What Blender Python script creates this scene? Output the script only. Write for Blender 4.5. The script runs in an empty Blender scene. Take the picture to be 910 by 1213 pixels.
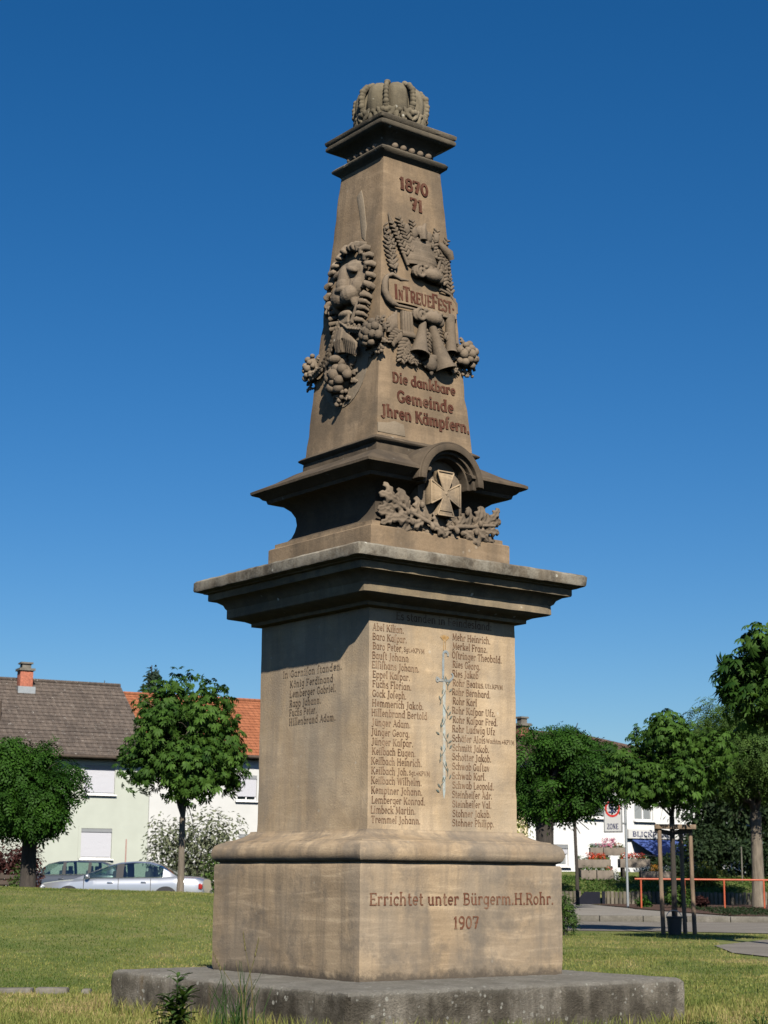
import bpy, bmesh, math, random
import numpy as np
from mathutils import Vector, Matrix, noise as mnoise

random.seed(7)
RNG = np.random.default_rng(11)
R = math.radians
scene = bpy.context.scene
col = scene.collection

# ------------------------------------------------------------------ camera
F_PX, PITCH, ROLL = 2005.07, R(12.128), R(-0.4154)
cam_data = bpy.data.cameras.new('camera')
cam_data.sensor_fit = 'VERTICAL'
cam_data.sensor_height = 24.0
cam_data.sensor_width = 18.0
cam_data.lens = 24.0 * F_PX / 1213.0
cam_data.clip_end = 3000
cam_data.clip_start = 0.1
cam_data.dof.use_dof = True
cam_data.dof.focus_distance = 13.2
cam_data.dof.aperture_fstop = 4.5
cam = bpy.data.objects.new('camera', cam_data)
cam.matrix_world = Matrix.Translation((0, 0, 1.0)) @ Matrix.Rotation(math.pi / 2 + PITCH, 4, 'X') @ Matrix.Rotation(-ROLL, 4, 'Z')
col.objects.link(cam)
scene.camera = cam

# ------------------------------------------------------------------ world, sun, exposure
SUN_EL = R(37.4)
SUN_AZ = math.atan2(0.219, -1.2875)          # compass angle of the sun, clockwise from +Y
world = bpy.data.worlds.new('World')
scene.world = world
world.use_nodes = True
wn = world.node_tree
sky = wn.nodes.new('ShaderNodeTexSky')
sky.sky_type = 'NISHITA'
sky.sun_disc = False
sky.sun_elevation = SUN_EL
sky.sun_rotation = SUN_AZ
sky.altitude = 100
sky.air_density = 1.0
sky.dust_density = 0.5
sky.ozone_density = 6.0
bg = wn.nodes['Background']
bg.inputs['Strength'].default_value = 0.055
hs = wn.nodes.new('ShaderNodeHueSaturation')
hs.inputs['Saturation'].default_value = 1.27
hs.inputs['Hue'].default_value = 0.502
wn.links.new(sky.outputs['Color'], hs.inputs['Color'])
wn.links.new(hs.outputs['Color'], bg.inputs['Color'])
sun_data = bpy.data.lights.new('sun', 'SUN')
sun_data.energy = 5.0
sun_data.angle = R(0.55)
sun_data.color = (1.0, 0.93, 0.82)
sun = bpy.data.objects.new('sun', sun_data)
sdir = Vector((math.cos(SUN_EL) * math.sin(SUN_AZ), math.cos(SUN_EL) * math.cos(SUN_AZ), math.sin(SUN_EL)))
sun.rotation_euler = sdir.to_track_quat('Z', 'Y').to_euler()
sun.location = (0, -20, 30)
col.objects.link(sun)
scene.view_settings.view_transform = 'Standard'
scene.view_settings.look = 'None'
scene.view_settings.gamma = 1.0
scene.view_settings.use_curve_mapping = False
scene.view_settings.exposure = 0.7
scene.render.engine = 'CYCLES'
scene.cycles.max_bounces = 6
scene.cycles.diffuse_bounces = 0
scene.cycles.transparent_max_bounces = 4
scene.cycles.use_denoising = True

# ------------------------------------------------------------------ helpers
def at(u, v, Y):
    """world point seen at photograph pixel (u, v) at distance Y in front of the camera"""
    a0, b0 = u - 455, 606.5 - v
    c, s = math.cos(ROLL), math.sin(ROLL)
    a, b = (c * a0 + s * b0) / F_PX, (-s * a0 + c * b0) / F_PX
    dy, dz = math.cos(PITCH) - b * math.sin(PITCH), math.sin(PITCH) + b * math.cos(PITCH)
    k = Y / dy
    return Vector((a * k, Y, 1.0 + dz * k))

def smooth(a, b, x):
    t = min(1.0, max(0.0, (x - a) / (b - a)))
    return t * t * (3 - 2 * t)

def tag(o, label=None, cat=None, group=None, kind=None):
    if label: o['label'] = label
    if cat: o['category'] = cat
    if group: o['group'] = group
    if kind: o['kind'] = kind
    return o

def empty(name, loc=(0, 0, 0), rz=0.0, **k):
    o = bpy.data.objects.new(name, None)
    o.empty_display_size = 0.2
    o.location = loc
    o.rotation_euler = (0, 0, rz)
    col.objects.link(o)
    return tag(o, **k)

def link_mesh(name, me, mat, parent=None, smooth_angle=None):
    o = bpy.data.objects.new(name, me)
    col.objects.link(o)
    if mat is not None:
        me.materials.append(mat)
    if smooth_angle is not None:
        me.polygons.foreach_set('use_smooth', [True] * len(me.polygons))
        me.set_sharp_from_angle(angle=R(smooth_angle))
    if parent is not None:
        o.parent = parent
    return o

class MB:
    """collects boxes, tubes, balls and strips; build() links them as ONE mesh object"""
    def __init__(self):
        self.v, self.f = [], []
    def add(self, verts, faces, M=None):
        n = len(self.v)
        self.v += [tuple(M @ Vector(p)) if M is not None else tuple(p) for p in verts]
        self.f += [tuple(i + n for i in f) for f in faces]
        return self
    def box(self, c, s, M=None, rz=0.0):
        x, y, z = s[0] / 2, s[1] / 2, s[2] / 2
        vs = [(-x, -y, -z), (x, -y, -z), (x, y, -z), (-x, y, -z), (-x, -y, z), (x, -y, z), (x, y, z), (-x, y, z)]
        T = Matrix.Translation(c) @ Matrix.Rotation(rz, 4, 'Z')
        if M is not None: T = M @ T
        return self.add(vs, [(3, 2, 1, 0), (4, 5, 6, 7), (0, 1, 5, 4), (1, 2, 6, 5), (2, 3, 7, 6), (3, 0, 4, 7)], T)
    def tube(self, pts, radii, n=10, cap=True, M=None):
        pts = [Vector(p) for p in pts]
        if not hasattr(radii, '__len__'): radii = [radii] * len(pts)
        rings, prev = [], None
        for i, p in enumerate(pts):
            d = (pts[min(i + 1, len(pts) - 1)] - pts[max(i - 1, 0)]).normalized()
            ref = prev if prev is not None else (Vector((0, 0, 1)) if abs(d.z) < 0.9 else Vector((1, 0, 0)))
            a = (ref - d * ref.dot(d)).normalized()
            prev = a
            b = d.cross(a)
            rings.append([p + (a * math.cos(2 * math.pi * k / n) + b * math.sin(2 * math.pi * k / n)) * radii[i] for k in range(n)])
        vs = [p for r in rings for p in r]
        fs = [(i * n + k, i * n + (k + 1) % n, (i + 1) * n + (k + 1) % n, (i + 1) * n + k) for i in range(len(pts) - 1) for k in range(n)]
        if cap:
            fs.append(tuple(reversed(range(n))))
            fs.append(tuple((len(pts) - 1) * n + k for k in range(n)))
        return self.add(vs, fs, M)
    def ball(self, c, r, M=None, nu=12, nv=8, Rm=None):
        if not hasattr(r, '__len__'): r = (r, r, r)
        vs = [Vector((0, 0, -1))]
        for j in range(1, nv):
            ph = -math.pi / 2 + math.pi * j / nv
            vs += [Vector((math.cos(ph) * math.cos(2 * math.pi * i / nu), math.cos(ph) * math.sin(2 * math.pi * i / nu), math.sin(ph))) for i in range(nu)]
        vs.append(Vector((0, 0, 1)))
        T = Matrix.Translation(c) @ (Rm.to_4x4() if Rm is not None else Matrix.Identity(4)) @ Matrix.Diagonal((*r, 1))
        if M is not None: T = M @ T
        fs = [(0, 1 + (i + 1) % nu, 1 + i) for i in range(nu)]
        for j in range(nv - 2):
            a = 1 + j * nu
            fs += [(a + i, a + (i + 1) % nu, a + nu + (i + 1) % nu, a + nu + i) for i in range(nu)]
        t = len(vs) - 1
        a = 1 + (nv - 2) * nu
        fs += [(a + i, a + (i + 1) % nu, t) for i in range(nu)]
        return self.add(vs, fs, T)
    def lathe(self, prof, c=(0, 0, 0), n=24, M=None, cap=True):
        vs = [(r * math.cos(2 * math.pi * k / n) + c[0], r * math.sin(2 * math.pi * k / n) + c[1], z + c[2]) for r, z in prof for k in range(n)]
        fs = [(i * n + k, i * n + (k + 1) % n, (i + 1) * n + (k + 1) % n, (i + 1) * n + k) for i in range(len(prof) - 1) for k in range(n)]
        if cap:
            fs += [tuple(reversed(range(n))), tuple((len(prof) - 1) * n + k for k in range(n))]
        return self.add(vs, fs, M)
    def prism(self, pts, axis_from, axis_to, fn):
        """outline pts (a, b) extruded between two depths; fn(a, b, d) -> point"""
        n = len(pts)
        vs = [fn(a, b, axis_from) for a, b in pts] + [fn(a, b, axis_to) for a, b in pts]
        fs = [tuple(range(n - 1, -1, -1)), tuple(range(n, 2 * n))] + [(i, (i + 1) % n, n + (i + 1) % n, n + i) for i in range(n)]
        return self.add(vs, fs)
    def build(self, name, mat, parent=None, smooth=None, remesh=None, bevel=None):
        me = bpy.data.meshes.new(name)
        me.from_pydata([tuple(p) for p in self.v], [], self.f)
        bm = bmesh.new(); bm.from_mesh(me)
        bmesh.ops.recalc_face_normals(bm, faces=bm.faces)
        bm.to_mesh(me); bm.free()
        me.update()
        o = link_mesh(name, me, mat, parent, smooth)
        if remesh or bevel:
            if bevel:
                m = o.modifiers.new('bevel', 'BEVEL'); m.width = bevel; m.segments = 2; m.limit_method = 'ANGLE'
            if remesh:
                m = o.modifiers.new('remesh', 'REMESH'); m.mode = 'VOXEL'; m.voxel_size = remesh; m.use_smooth_shade = True
                m = o.modifiers.new('soft', 'SMOOTH'); m.factor = 0.3; m.iterations = 1
            dg = bpy.context.evaluated_depsgraph_get()
            new = bpy.data.meshes.new_from_object(o.evaluated_get(dg))
            o.modifiers.clear()
            o.data = new
            if not new.materials and mat is not None: new.materials.append(mat)
            if bevel and not remesh:
                new.polygons.foreach_set('use_smooth', [True] * len(new.polygons))
                new.set_sharp_from_angle(angle=R(40))
        return o

def np_mesh(name, V, Fc, mat, parent=None, attr=None, smooth_shade=False):
    """V (n,3), Fc (m,k) arrays -> object; attr: per-vertex grey value for hue variation"""
    me = bpy.data.meshes.new(name)
    V = np.asarray(V, np.float32); Fc = np.asarray(Fc, np.int32)
    k = Fc.shape[1]
    me.vertices.add(len(V)); me.vertices.foreach_set('co', V.ravel())
    me.loops.add(Fc.size); me.loops.foreach_set('vertex_index', Fc.ravel())
    me.polygons.add(len(Fc)); me.polygons.foreach_set('loop_start', np.arange(0, Fc.size, k, dtype=np.int32))
    if attr is not None:
        a = me.attributes.new('hue_var', 'FLOAT', 'POINT')
        a.data.foreach_set('value', np.asarray(attr, np.float32))
    me.update(calc_edges=True); me.validate()
    if smooth_shade: me.polygons.foreach_set('use_smooth', [True] * len(me.polygons))
    return link_mesh(name, me, mat, parent)

def part_meshes(name, verts, faces, mat, parent, smooth_angle=40):
    """one mesh part per connected group of faces, without loose points"""
    owner = {}
    def find(a):
        while owner.setdefault(a, a) != a: a = owner[a]
        return a
    for f in faces:
        for i in f[1:]: owner[find(i)] = find(f[0])
    groups = {}
    for f in faces: groups.setdefault(find(f[0]), []).append(f)
    for fs in groups.values():
        used = sorted({i for f in fs for i in f}); ix = {v: k for k, v in enumerate(used)}
        me = bpy.data.meshes.new(name); me.from_pydata([tuple(verts[i]) for i in used], [], [tuple(ix[i] for i in f) for f in fs]); me.update()
        link_mesh(name, me, mat, parent, smooth_angle)

def copy_tree(o, parent=None):
    c = o.copy(); col.objects.link(c); c.parent = parent
    for ch in [x for x in bpy.data.objects if x.parent == o]:
        copy_tree(ch, c)
    return c

# ------------------------------------------------------------------ materials
def new_mat(name):
    m = bpy.data.materials.new(name); m.use_nodes = True
    nt = m.node_tree
    return m, nt, nt.nodes['Principled BSDF']

def nd(nt, t, **k):
    n = nt.nodes.new(t)
    for a, b in k.items(): setattr(n, a, b)
    return n

def noise_node(nt, scale, detail=5, rough=0.6, vec=None, scl=None, coord='Object', distort=0.0):
    n = nd(nt, 'ShaderNodeTexNoise')
    n.inputs['Scale'].default_value = scale
    n.inputs['Detail'].default_value = detail
    n.inputs['Roughness'].default_value = rough
    n.inputs['Distortion'].default_value = distort
    if vec is None:
        if coord == 'Position': vec = nd(nt, 'ShaderNodeNewGeometry').outputs['Position']
        else: vec = nd(nt, 'ShaderNodeTexCoord').outputs['Object']
    if scl is not None:
        mp = nd(nt, 'ShaderNodeMapping'); mp.inputs['Scale'].default_value = scl
        nt.links.new(vec, mp.inputs['Vector']); vec = mp.outputs['Vector']
    nt.links.new(vec, n.inputs['Vector'])
    return n.outputs['Fac']

def ramp(nt, fac, stops):
    r = nd(nt, 'ShaderNodeValToRGB')
    e = r.color_ramp.elements
    while len(e) < len(stops): e.new(0.5)
    for i, (p, c) in enumerate(stops):
        e[i].position = p
        e[i].color = (*c, 1) if hasattr(c, '__len__') else (c, c, c, 1)
    nt.links.new(fac, r.inputs['Fac'])
    return r.outputs['Color']

def mix(nt, fac, a, b, mode='MIX'):
    m = nd(nt, 'ShaderNodeMix', data_type='RGBA', blend_type=mode)
    for k, x in ((0, fac), (6, a), (7, b)):
        if isinstance(x, (int, float)): m.inputs[k].default_value = x
        elif isinstance(x, (tuple, list)): m.inputs[k].default_value = (*x, 1)
        else: nt.links.new(x, m.inputs[k])
    return m.outputs[2]

def bump(nt, bsdf, h, strength, dist=0.02):
    b = nd(nt, 'ShaderNodeBump')
    b.inputs['Strength'].default_value = strength
    b.inputs['Distance'].default_value = dist
    nt.links.new(h, b.inputs['Height'])
    nt.links.new(b.outputs['Normal'], bsdf.inputs['Normal'])

def plain(name, c, rough=0.6, metal=0.0, var=0.12, scale=6.0, bmp=0.0, spec=0.5):
    m, nt, b = new_mat(name)
    f = noise_node(nt, scale, 4)
    lo = tuple(x * (1 - var) for x in c); hi = tuple(min(1, x * (1 + var)) for x in c)
    nt.links.new(ramp(nt, f, [(0.3, lo), (0.7, hi)]), b.inputs['Base Color'])
    b.inputs['Roughness'].default_value = rough
    b.inputs['Metallic'].default_value = metal
    b.inputs['Specular IOR Level'].default_value = spec
    if bmp: bump(nt, b, noise_node(nt, scale * 6, 4), bmp, 0.01)
    return m

def sandstone(name, dark, mid, light, grime, grime_amt=0.5, bed=0.5, streak=0.4, lichen=0.0, bmp=0.35, damp=None, pale_top=0.0, grey=None):
    """sedimentary stone: cloudy colour, tilted bedding, rain streaks, grime blotches, lichen specks"""
    m, nt, b = new_mat(name)
    c = ramp(nt, noise_node(nt, 1.7, 6, 0.62, distort=0.4), [(0.37, dark), (0.5, mid), (0.63, light)])
    bedn = noise_node(nt, 3.0, 7, 0.65, scl=(0.55, 0.55, 5.5), distort=0.7)
    c = mix(nt, bed, c, ramp(nt, bedn, [(0.35, tuple(x * 0.72 for x in mid)), (0.55, mid), (0.7, tuple(min(1, x * 1.2) for x in light))]), 'MIX')
    st = ramp(nt, noise_node(nt, 5.0, 5, 0.6, scl=(1.6, 1.6, 0.14)), [(0.46, 0.0), (0.60, 1.0)])
    sm = nd(nt, 'ShaderNodeMath', operation='MULTIPLY'); sm.inputs[1].default_value = streak
    nt.links.new(st, sm.inputs[0])
    c = mix(nt, sm.outputs[0], c, grime)
    bl = ramp(nt, noise_node(nt, 2.6, 9, 0.72), [(0.49, 0.0), (0.62, 1.0)])
    gm = nd(nt, 'ShaderNodeMath', operation='MULTIPLY'); gm.inputs[1].default_value = grime_amt
    nt.links.new(bl, gm.inputs[0])
    c = mix(nt, gm.outputs[0], c, grime)
    fine = noise_node(nt, 70.0, 3, 0.7)
    c = mix(nt, 0.35, c, ramp(nt, fine, [(0.3, 0.55), (0.7, 1.0)]), 'MULTIPLY')
    if lichen:
        vo = nd(nt, 'ShaderNodeTexVoronoi'); vo.inputs['Scale'].default_value = 9.0; vo.inputs['Randomness'].default_value = 1.0
        nt.links.new(nd(nt, 'ShaderNodeTexCoord').outputs['Object'], vo.inputs['Vector'])
        sp = ramp(nt, vo.outputs['Distance'], [(0.07, 1.0), (0.13, 0.0)])
        pick = ramp(nt, noise_node(nt, 2.2, 4), [(0.52, 0.0), (0.6, 1.0)])
        pm = nd(nt, 'ShaderNodeMath', operation='MULTIPLY'); nt.links.new(sp, pm.inputs[0]); nt.links.new(pick, pm.inputs[1])
        pm2 = nd(nt, 'ShaderNodeMath', operation='MULTIPLY'); nt.links.new(pm.outputs[0], pm2.inputs[0]); pm2.inputs[1].default_value = lichen
        c = mix(nt, pm2.outputs[0], c, (0.55, 0.54, 0.47))
    if grey:
        gk = ramp(nt, noise_node(nt, 1.25, 5, 0.62, scl=(1.0, 1.0, 0.55), distort=0.8), [(0.44, 0.0), (0.60, grey[1])])
        c = mix(nt, gk, c, mix(nt, 0.5, grey[0], mix(nt, 1.0, c, (0.8, 0.82, 0.86), 'MULTIPLY')))
        vk = ramp(nt, noise_node(nt, 6.0, 8, 0.75), [(0.56, 0.0), (0.64, 0.5)])
        c = mix(nt, vk, c, mix(nt, 1.0, c, (1.28, 1.25, 1.2), 'MULTIPLY'))
    if damp:
        sx = nd(nt, 'ShaderNodeSeparateXYZ'); nt.links.new(nd(nt, 'ShaderNodeTexCoord').outputs['Object'], sx.inputs[0])
        wob = nd(nt, 'ShaderNodeMath', operation='MULTIPLY_ADD'); wob.inputs[1].default_value = 0.26; nt.links.new(noise_node(nt, 6.5, 9, 0.75), wob.inputs[0]); nt.links.new(sx.outputs['Z'], wob.inputs[2])
        dm = ramp(nt, wob.outputs[0], [(damp[0], 0.85), (damp[1], 0.0)])
        c = mix(nt, dm, c, tuple(x * 0.55 for x in grime))
    if pale_top:
        g2 = nd(nt, 'ShaderNodeNewGeometry'); s2_ = nd(nt, 'ShaderNodeSeparateXYZ'); nt.links.new(g2.outputs['Normal'], s2_.inputs[0])
        crust = ramp(nt, noise_node(nt, 4.2, 9, 0.75), [(0.45, 0.0), (0.58, pale_top)])
        c = mix(nt, crust, c, (0.30, 0.28, 0.23))
    nt.links.new(c, b.inputs['Base Color'])
    b.inputs['Roughness'].default_value = 0.92
    b.inputs['Specular IOR Level'].default_value = 0.2
    hm = mix(nt, 0.5, noise_node(nt, 14, 8, 0.7), fine)
    bump(nt, b, hm, bmp, 0.015)
    return m

M = {}
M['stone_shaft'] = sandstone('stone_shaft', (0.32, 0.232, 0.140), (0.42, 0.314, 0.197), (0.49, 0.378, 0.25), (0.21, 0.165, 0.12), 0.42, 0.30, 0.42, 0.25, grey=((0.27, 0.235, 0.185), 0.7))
M['stone_pedestal'] = sandstone('stone_pedestal', (0.225, 0.16, 0.10), (0.325, 0.242, 0.154), (0.44, 0.34, 0.225), (0.13, 0.108, 0.085), 0.7, 0.65, 0.45, 0.2, damp=(0.445, 0.50), grey=((0.17, 0.148, 0.122), 0.75))
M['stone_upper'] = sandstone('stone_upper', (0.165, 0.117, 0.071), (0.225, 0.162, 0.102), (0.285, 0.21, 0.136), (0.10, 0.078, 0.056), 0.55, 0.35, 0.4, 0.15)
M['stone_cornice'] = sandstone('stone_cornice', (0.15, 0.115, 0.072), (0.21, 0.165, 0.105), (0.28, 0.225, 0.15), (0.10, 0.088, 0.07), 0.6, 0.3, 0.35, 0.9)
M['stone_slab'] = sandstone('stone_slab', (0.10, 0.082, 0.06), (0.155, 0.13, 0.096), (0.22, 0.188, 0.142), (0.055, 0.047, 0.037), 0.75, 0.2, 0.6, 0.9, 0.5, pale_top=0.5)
M['stone_soot_shade'] = sandstone('stone_soot_shade', (0.062, 0.048, 0.034), (0.092, 0.070, 0.048), (0.125, 0.096, 0.066), (0.045, 0.037, 0.029), 0.5, 0.3, 0.4, 0.4)  # dark sooty stone, its tone also lowered to deepen the scotia's shade
M['stone_relief'] = sandstone('stone_relief', (0.13, 0.10, 0.07), (0.18, 0.14, 0.10), (0.24, 0.19, 0.137), (0.065, 0.054, 0.042), 0.5, 0.2, 0.2, 0.3, 0.45)
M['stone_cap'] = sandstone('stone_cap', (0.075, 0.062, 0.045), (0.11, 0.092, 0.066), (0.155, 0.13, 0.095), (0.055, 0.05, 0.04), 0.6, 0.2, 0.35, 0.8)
M['stone_crown'] = sandstone('stone_crown', (0.10, 0.086, 0.058), (0.145, 0.122, 0.082), (0.21, 0.178, 0.125), (0.055, 0.048, 0.036), 0.6, 0.2, 0.2, 0.5)
M['stone_light'] = sandstone('stone_light', (0.185, 0.148, 0.105), (0.215, 0.172, 0.122), (0.25, 0.20, 0.145), (0.15, 0.12, 0.088), 0.2, 0.2, 0.2)
def worn_paint(name, c, bare, loss=0.5, scale=9.0):
    """paint in cut letters, patchily lost down to the stone"""
    m, nt, b = new_mat(name)
    f = noise_node(nt, scale, 7, 0.75)
    k = ramp(nt, f, [(loss - 0.10, 1.0), (loss + 0.12, 0.0)])
    v = ramp(nt, noise_node(nt, 30, 3), [(0.3, tuple(x * .65 for x in c)), (0.7, tuple(x * 1.3 for x in c))])
    nt.links.new(mix(nt, k, v, bare), b.inputs['Base Color'])
    b.inputs['Roughness'].default_value = 0.92; b.inputs['Specular IOR Level'].default_value = 0.15
    return m
M['letter_red'] = worn_paint('letter_red', (0.115, 0.047, 0.028), (0.215, 0.135, 0.085), 0.42)
M['letter_deep'] = worn_paint('letter_deep', (0.070, 0.026, 0.017), (0.125, 0.07, 0.045), 0.42)
M['letter_brown'] = worn_paint('letter_brown', (0.115, 0.064, 0.038), (0.245, 0.165, 0.105), 0.46)
M['letter_dark'] = worn_paint('letter_dark', (0.085, 0.062, 0.045), (0.23, 0.165, 0.11), 0.46)
M['paint_blue'] = worn_paint('paint_blue', (0.30, 0.345, 0.335), (0.345, 0.285, 0.21), 0.46, 14)
M['paint_steel'] = worn_paint('paint_steel', (0.19, 0.225, 0.24), (0.30, 0.25, 0.185), 0.42, 14)
M['paint_laurel'] = worn_paint('paint_laurel', (0.085, 0.11, 0.10), (0.24, 0.205, 0.15), 0.44, 14)
M['paint_gold'] = worn_paint('paint_gold', (0.28, 0.165, 0.06), (0.34, 0.25, 0.15), 0.48, 20)

def concrete_slab():
    m, nt, b = new_mat('concrete_old')
    c = ramp(nt, noise_node(nt, 2.2, 9, 0.7), [(0.38, (0.10, 0.088, 0.068)), (0.5, (0.225, 0.20, 0.158)), (0.62, (0.38, 0.345, 0.285))])
    st = ramp(nt, noise_node(nt, 4.0, 6, 0.6, scl=(1.7, 1.7, 0.2)), [(0.42, 0.0), (0.62, 1.0)])
    sm = nd(nt, 'ShaderNodeMath', operation='MULTIPLY'); sm.inputs[1].default_value = 0.6; nt.links.new(st, sm.inputs[0])
    c = mix(nt, sm.outputs[0], c, (0.05, 0.042, 0.032))
    og = ramp(nt, noise_node(nt, 1.9, 5, 0.5, scl=(1.6, 1.6, 0.12)), [(0.60, 0.0), (0.70, 0.75)])
    c = mix(nt, og, c, (0.20, 0.115, 0.022))
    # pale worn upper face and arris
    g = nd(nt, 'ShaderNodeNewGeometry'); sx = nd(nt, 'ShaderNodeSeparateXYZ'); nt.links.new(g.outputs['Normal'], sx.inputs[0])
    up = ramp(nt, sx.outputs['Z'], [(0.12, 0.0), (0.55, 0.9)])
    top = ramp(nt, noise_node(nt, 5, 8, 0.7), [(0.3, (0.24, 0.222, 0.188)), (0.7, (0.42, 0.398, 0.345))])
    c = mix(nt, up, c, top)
    for sc, a, bb in ((4.5, 0.055, 0.085), (9.0, 0.10, 0.15), (19.0, 0.16, 0.24)):
        vo = nd(nt, 'ShaderNodeTexVoronoi'); vo.inputs['Scale'].default_value = sc
        nt.links.new(nd(nt, 'ShaderNodeTexCoord').outputs['Object'], vo.inputs['Vector'])
        sp = ramp(nt, vo.outputs['Distance'], [(a, 0.9), (bb, 0.0)])
        pk = ramp(nt, noise_node(nt, 1.3 + sc * .17, 5, 0.7), [(0.46, 0.0), (0.56, 1.0)])
        pm = nd(nt, 'ShaderNodeMath', operation='MULTIPLY'); nt.links.new(sp, pm.inputs[0]); nt.links.new(pk, pm.inputs[1])
        c = mix(nt, pm.outputs[0], c, (0.50, 0.49, 0.43))
    fine = noise_node(nt, 60, 5, 0.75)
    c = mix(nt, 0.5, c, ramp(nt, fine, [(0.3, 0.45), (0.65, 1.0)]), 'MULTIPLY')
    nt.links.new(c, b.inputs['Base Color']); b.inputs['Roughness'].default_value = 0.95
    b.inputs['Specular IOR Level'].default_value = 0.15
    bump(nt, b, mix(nt, 0.5, noise_node(nt, 11, 10, 0.85), fine), 1.0, 0.09)
    return m
M['concrete_old'] = concrete_slab()

def leaf_mat(name, dark, light, trans=0.35, rough=0.65):
    m, nt, b = new_mat(name)
    a = nd(nt, 'ShaderNodeAttribute', attribute_name='hue_var')
    c = ramp(nt, a.outputs['Fac'], [(0.0, dark), (1.0, light)])
    c = mix(nt, 0.5, c, ramp(nt, noise_node(nt, 2.2, 3, coord='Position'), [(0.35, 0.7), (0.65, 1.0)]), 'MULTIPLY')
    nt.links.new(c, b.inputs['Base Color'])
    b.inputs['Roughness'].default_value = rough
    b.inputs['Specular IOR Level'].default_value = 0.2
    tr = nd(nt, 'ShaderNodeBsdfTranslucent')
    nt.links.new(mix(nt, 1.0, c, (1.0, 1.0, 0.45), 'MULTIPLY'), tr.inputs['Color'])
    mx = nd(nt, 'ShaderNodeMixShader'); mx.inputs[0].default_value = trans
    nt.links.new(b.outputs[0], mx.inputs[1]); nt.links.new(tr.outputs[0], mx.inputs[2])
    nt.links.new(mx.outputs[0], nt.nodes['Material Output'].inputs['Surface'])
    return m
M['leaf_chestnut'] = leaf_mat('leaf_chestnut', (0.016, 0.052, 0.006), (0.076, 0.155, 0.022))
M['leaf_globe'] = leaf_mat('leaf_globe', (0.012, 0.046, 0.004), (0.046, 0.122, 0.012))
M['leaf_mid'] = leaf_mat('leaf_mid', (0.024, 0.06, 0.010), (0.09, 0.155, 0.030))
M['leaf_dark'] = leaf_mat('leaf_dark', (0.012, 0.028, 0.011), (0.035, 0.06, 0.022))
M['leaf_silver'] = leaf_mat('leaf_silver', (0.035, 0.055, 0.022), (0.22, 0.24, 0.15))
M['leaf_red'] = leaf_mat('leaf_red', (0.03, 0.012, 0.012), (0.085, 0.03, 0.025))
M['leaf_yellow'] = leaf_mat('leaf_yellow', (0.09, 0.13, 0.03), (0.36, 0.36, 0.08))
M['leaf_weed'] = leaf_mat('leaf_weed', (0.035, 0.08, 0.018), (0.09, 0.16, 0.04))
M['leaf_fir'] = leaf_mat('leaf_fir', (0.02, 0.04, 0.025), (0.045, 0.075, 0.05))
M['petal_pink'] = leaf_mat('petal_pink', (0.45, 0.08, 0.18), (0.7, 0.25, 0.36), 0.2)
M['petal_red'] = leaf_mat('petal_red', (0.45, 0.03, 0.015), (0.65, 0.09, 0.04), 0.2)
M['petal_orange'] = leaf_mat('petal_orange', (0.6, 0.2, 0.03), (0.75, 0.42, 0.06), 0.2)
M['petal_white'] = leaf_mat('petal_white', (0.65, 0.65, 0.6), (0.8, 0.8, 0.76), 0.2)
M['grass_blade'] = leaf_mat('grass_blade', (0.062, 0.108, 0.018), (0.245, 0.25, 0.068), 0.3)
_nt = M['grass_blade'].node_tree
_cr = [n for n in _nt.nodes if n.type == 'VALTORGB' and n.inputs[0].links[0].from_node.type == 'ATTRIBUTE'][0].color_ramp
_cr.elements[1].position = 0.72
_e = _cr.elements.new(0.95); _e.color = (0.34, 0.27, 0.12, 1)
M['straw'] = leaf_mat('straw', (0.16, 0.14, 0.06), (0.28, 0.24, 0.12), 0.25)

def bark(name, c):
    m, nt, b = new_mat(name)
    f = noise_node(nt, 9, 8, 0.7, scl=(1.6, 1.6, 0.3))
    nt.links.new(ramp(nt, f, [(0.3, tuple(x * 0.5 for x in c)), (0.7, tuple(x * 1.3 for x in c))]), b.inputs['Base Color'])
    b.inputs['Roughness'].default_value = 0.95
    bump(nt, b, f, 0.8, 0.03)
    return m
M['bark_grey'] = bark('bark_grey', (0.15, 0.125, 0.095))
M['bark_dark'] = bark('bark_dark', (0.04, 0.033, 0.027))
M['wood_post'] = bark('wood_post', (0.175, 0.125, 0.083))
M['rubber'] = plain('rubber', (0.018, 0.018, 0.02), 0.6)

def ground_mat(name, a, b_, c_, scale=0.8, bmp=0.6, fine=40):
    m, nt, b = new_mat(name)
    c = ramp(nt, noise_node(nt, scale, 9, 0.68, coord='Position'), [(0.3, a), (0.5, b_), (0.7, c_)])
    f = noise_node(nt, fine, 4, 0.7, coord='Position')
    c = mix(nt, 0.55, c, ramp(nt, f, [(0.3, 0.45), (0.7, 1.0)]), 'MULTIPLY')
    nt.links.new(c, b.inputs['Base Color']); b.inputs['Roughness'].default_value = 0.95
    b.inputs['Specular IOR Level'].default_value = 0.15
    bump(nt, b, f, bmp, 0.02)
    return m
M['lawn'] = ground_mat('lawn', (0.08, 0.115, 0.026), (0.13, 0.155, 0.042), (0.22, 0.20, 0.085))
M['asphalt'] = ground_mat('asphalt', (0.15, 0.135, 0.115), (0.19, 0.172, 0.148), (0.23, 0.21, 0.182), 1.2, 0.3, 60)
M['paving'] = ground_mat('paving', (0.19, 0.175, 0.152), (0.235, 0.217, 0.19), (0.28, 0.26, 0.23), 1.5, 0.2, 40)
M['kerb'] = ground_mat('kerb', (0.10, 0.092, 0.076), (0.15, 0.138, 0.116), (0.205, 0.19, 0.163), 2.5, 0.3, 30)
M['soil'] = ground_mat('soil', (0.05, 0.032, 0.024), (0.085, 0.052, 0.038), (0.12, 0.075, 0.055), 3, 1.0, 25)
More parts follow.
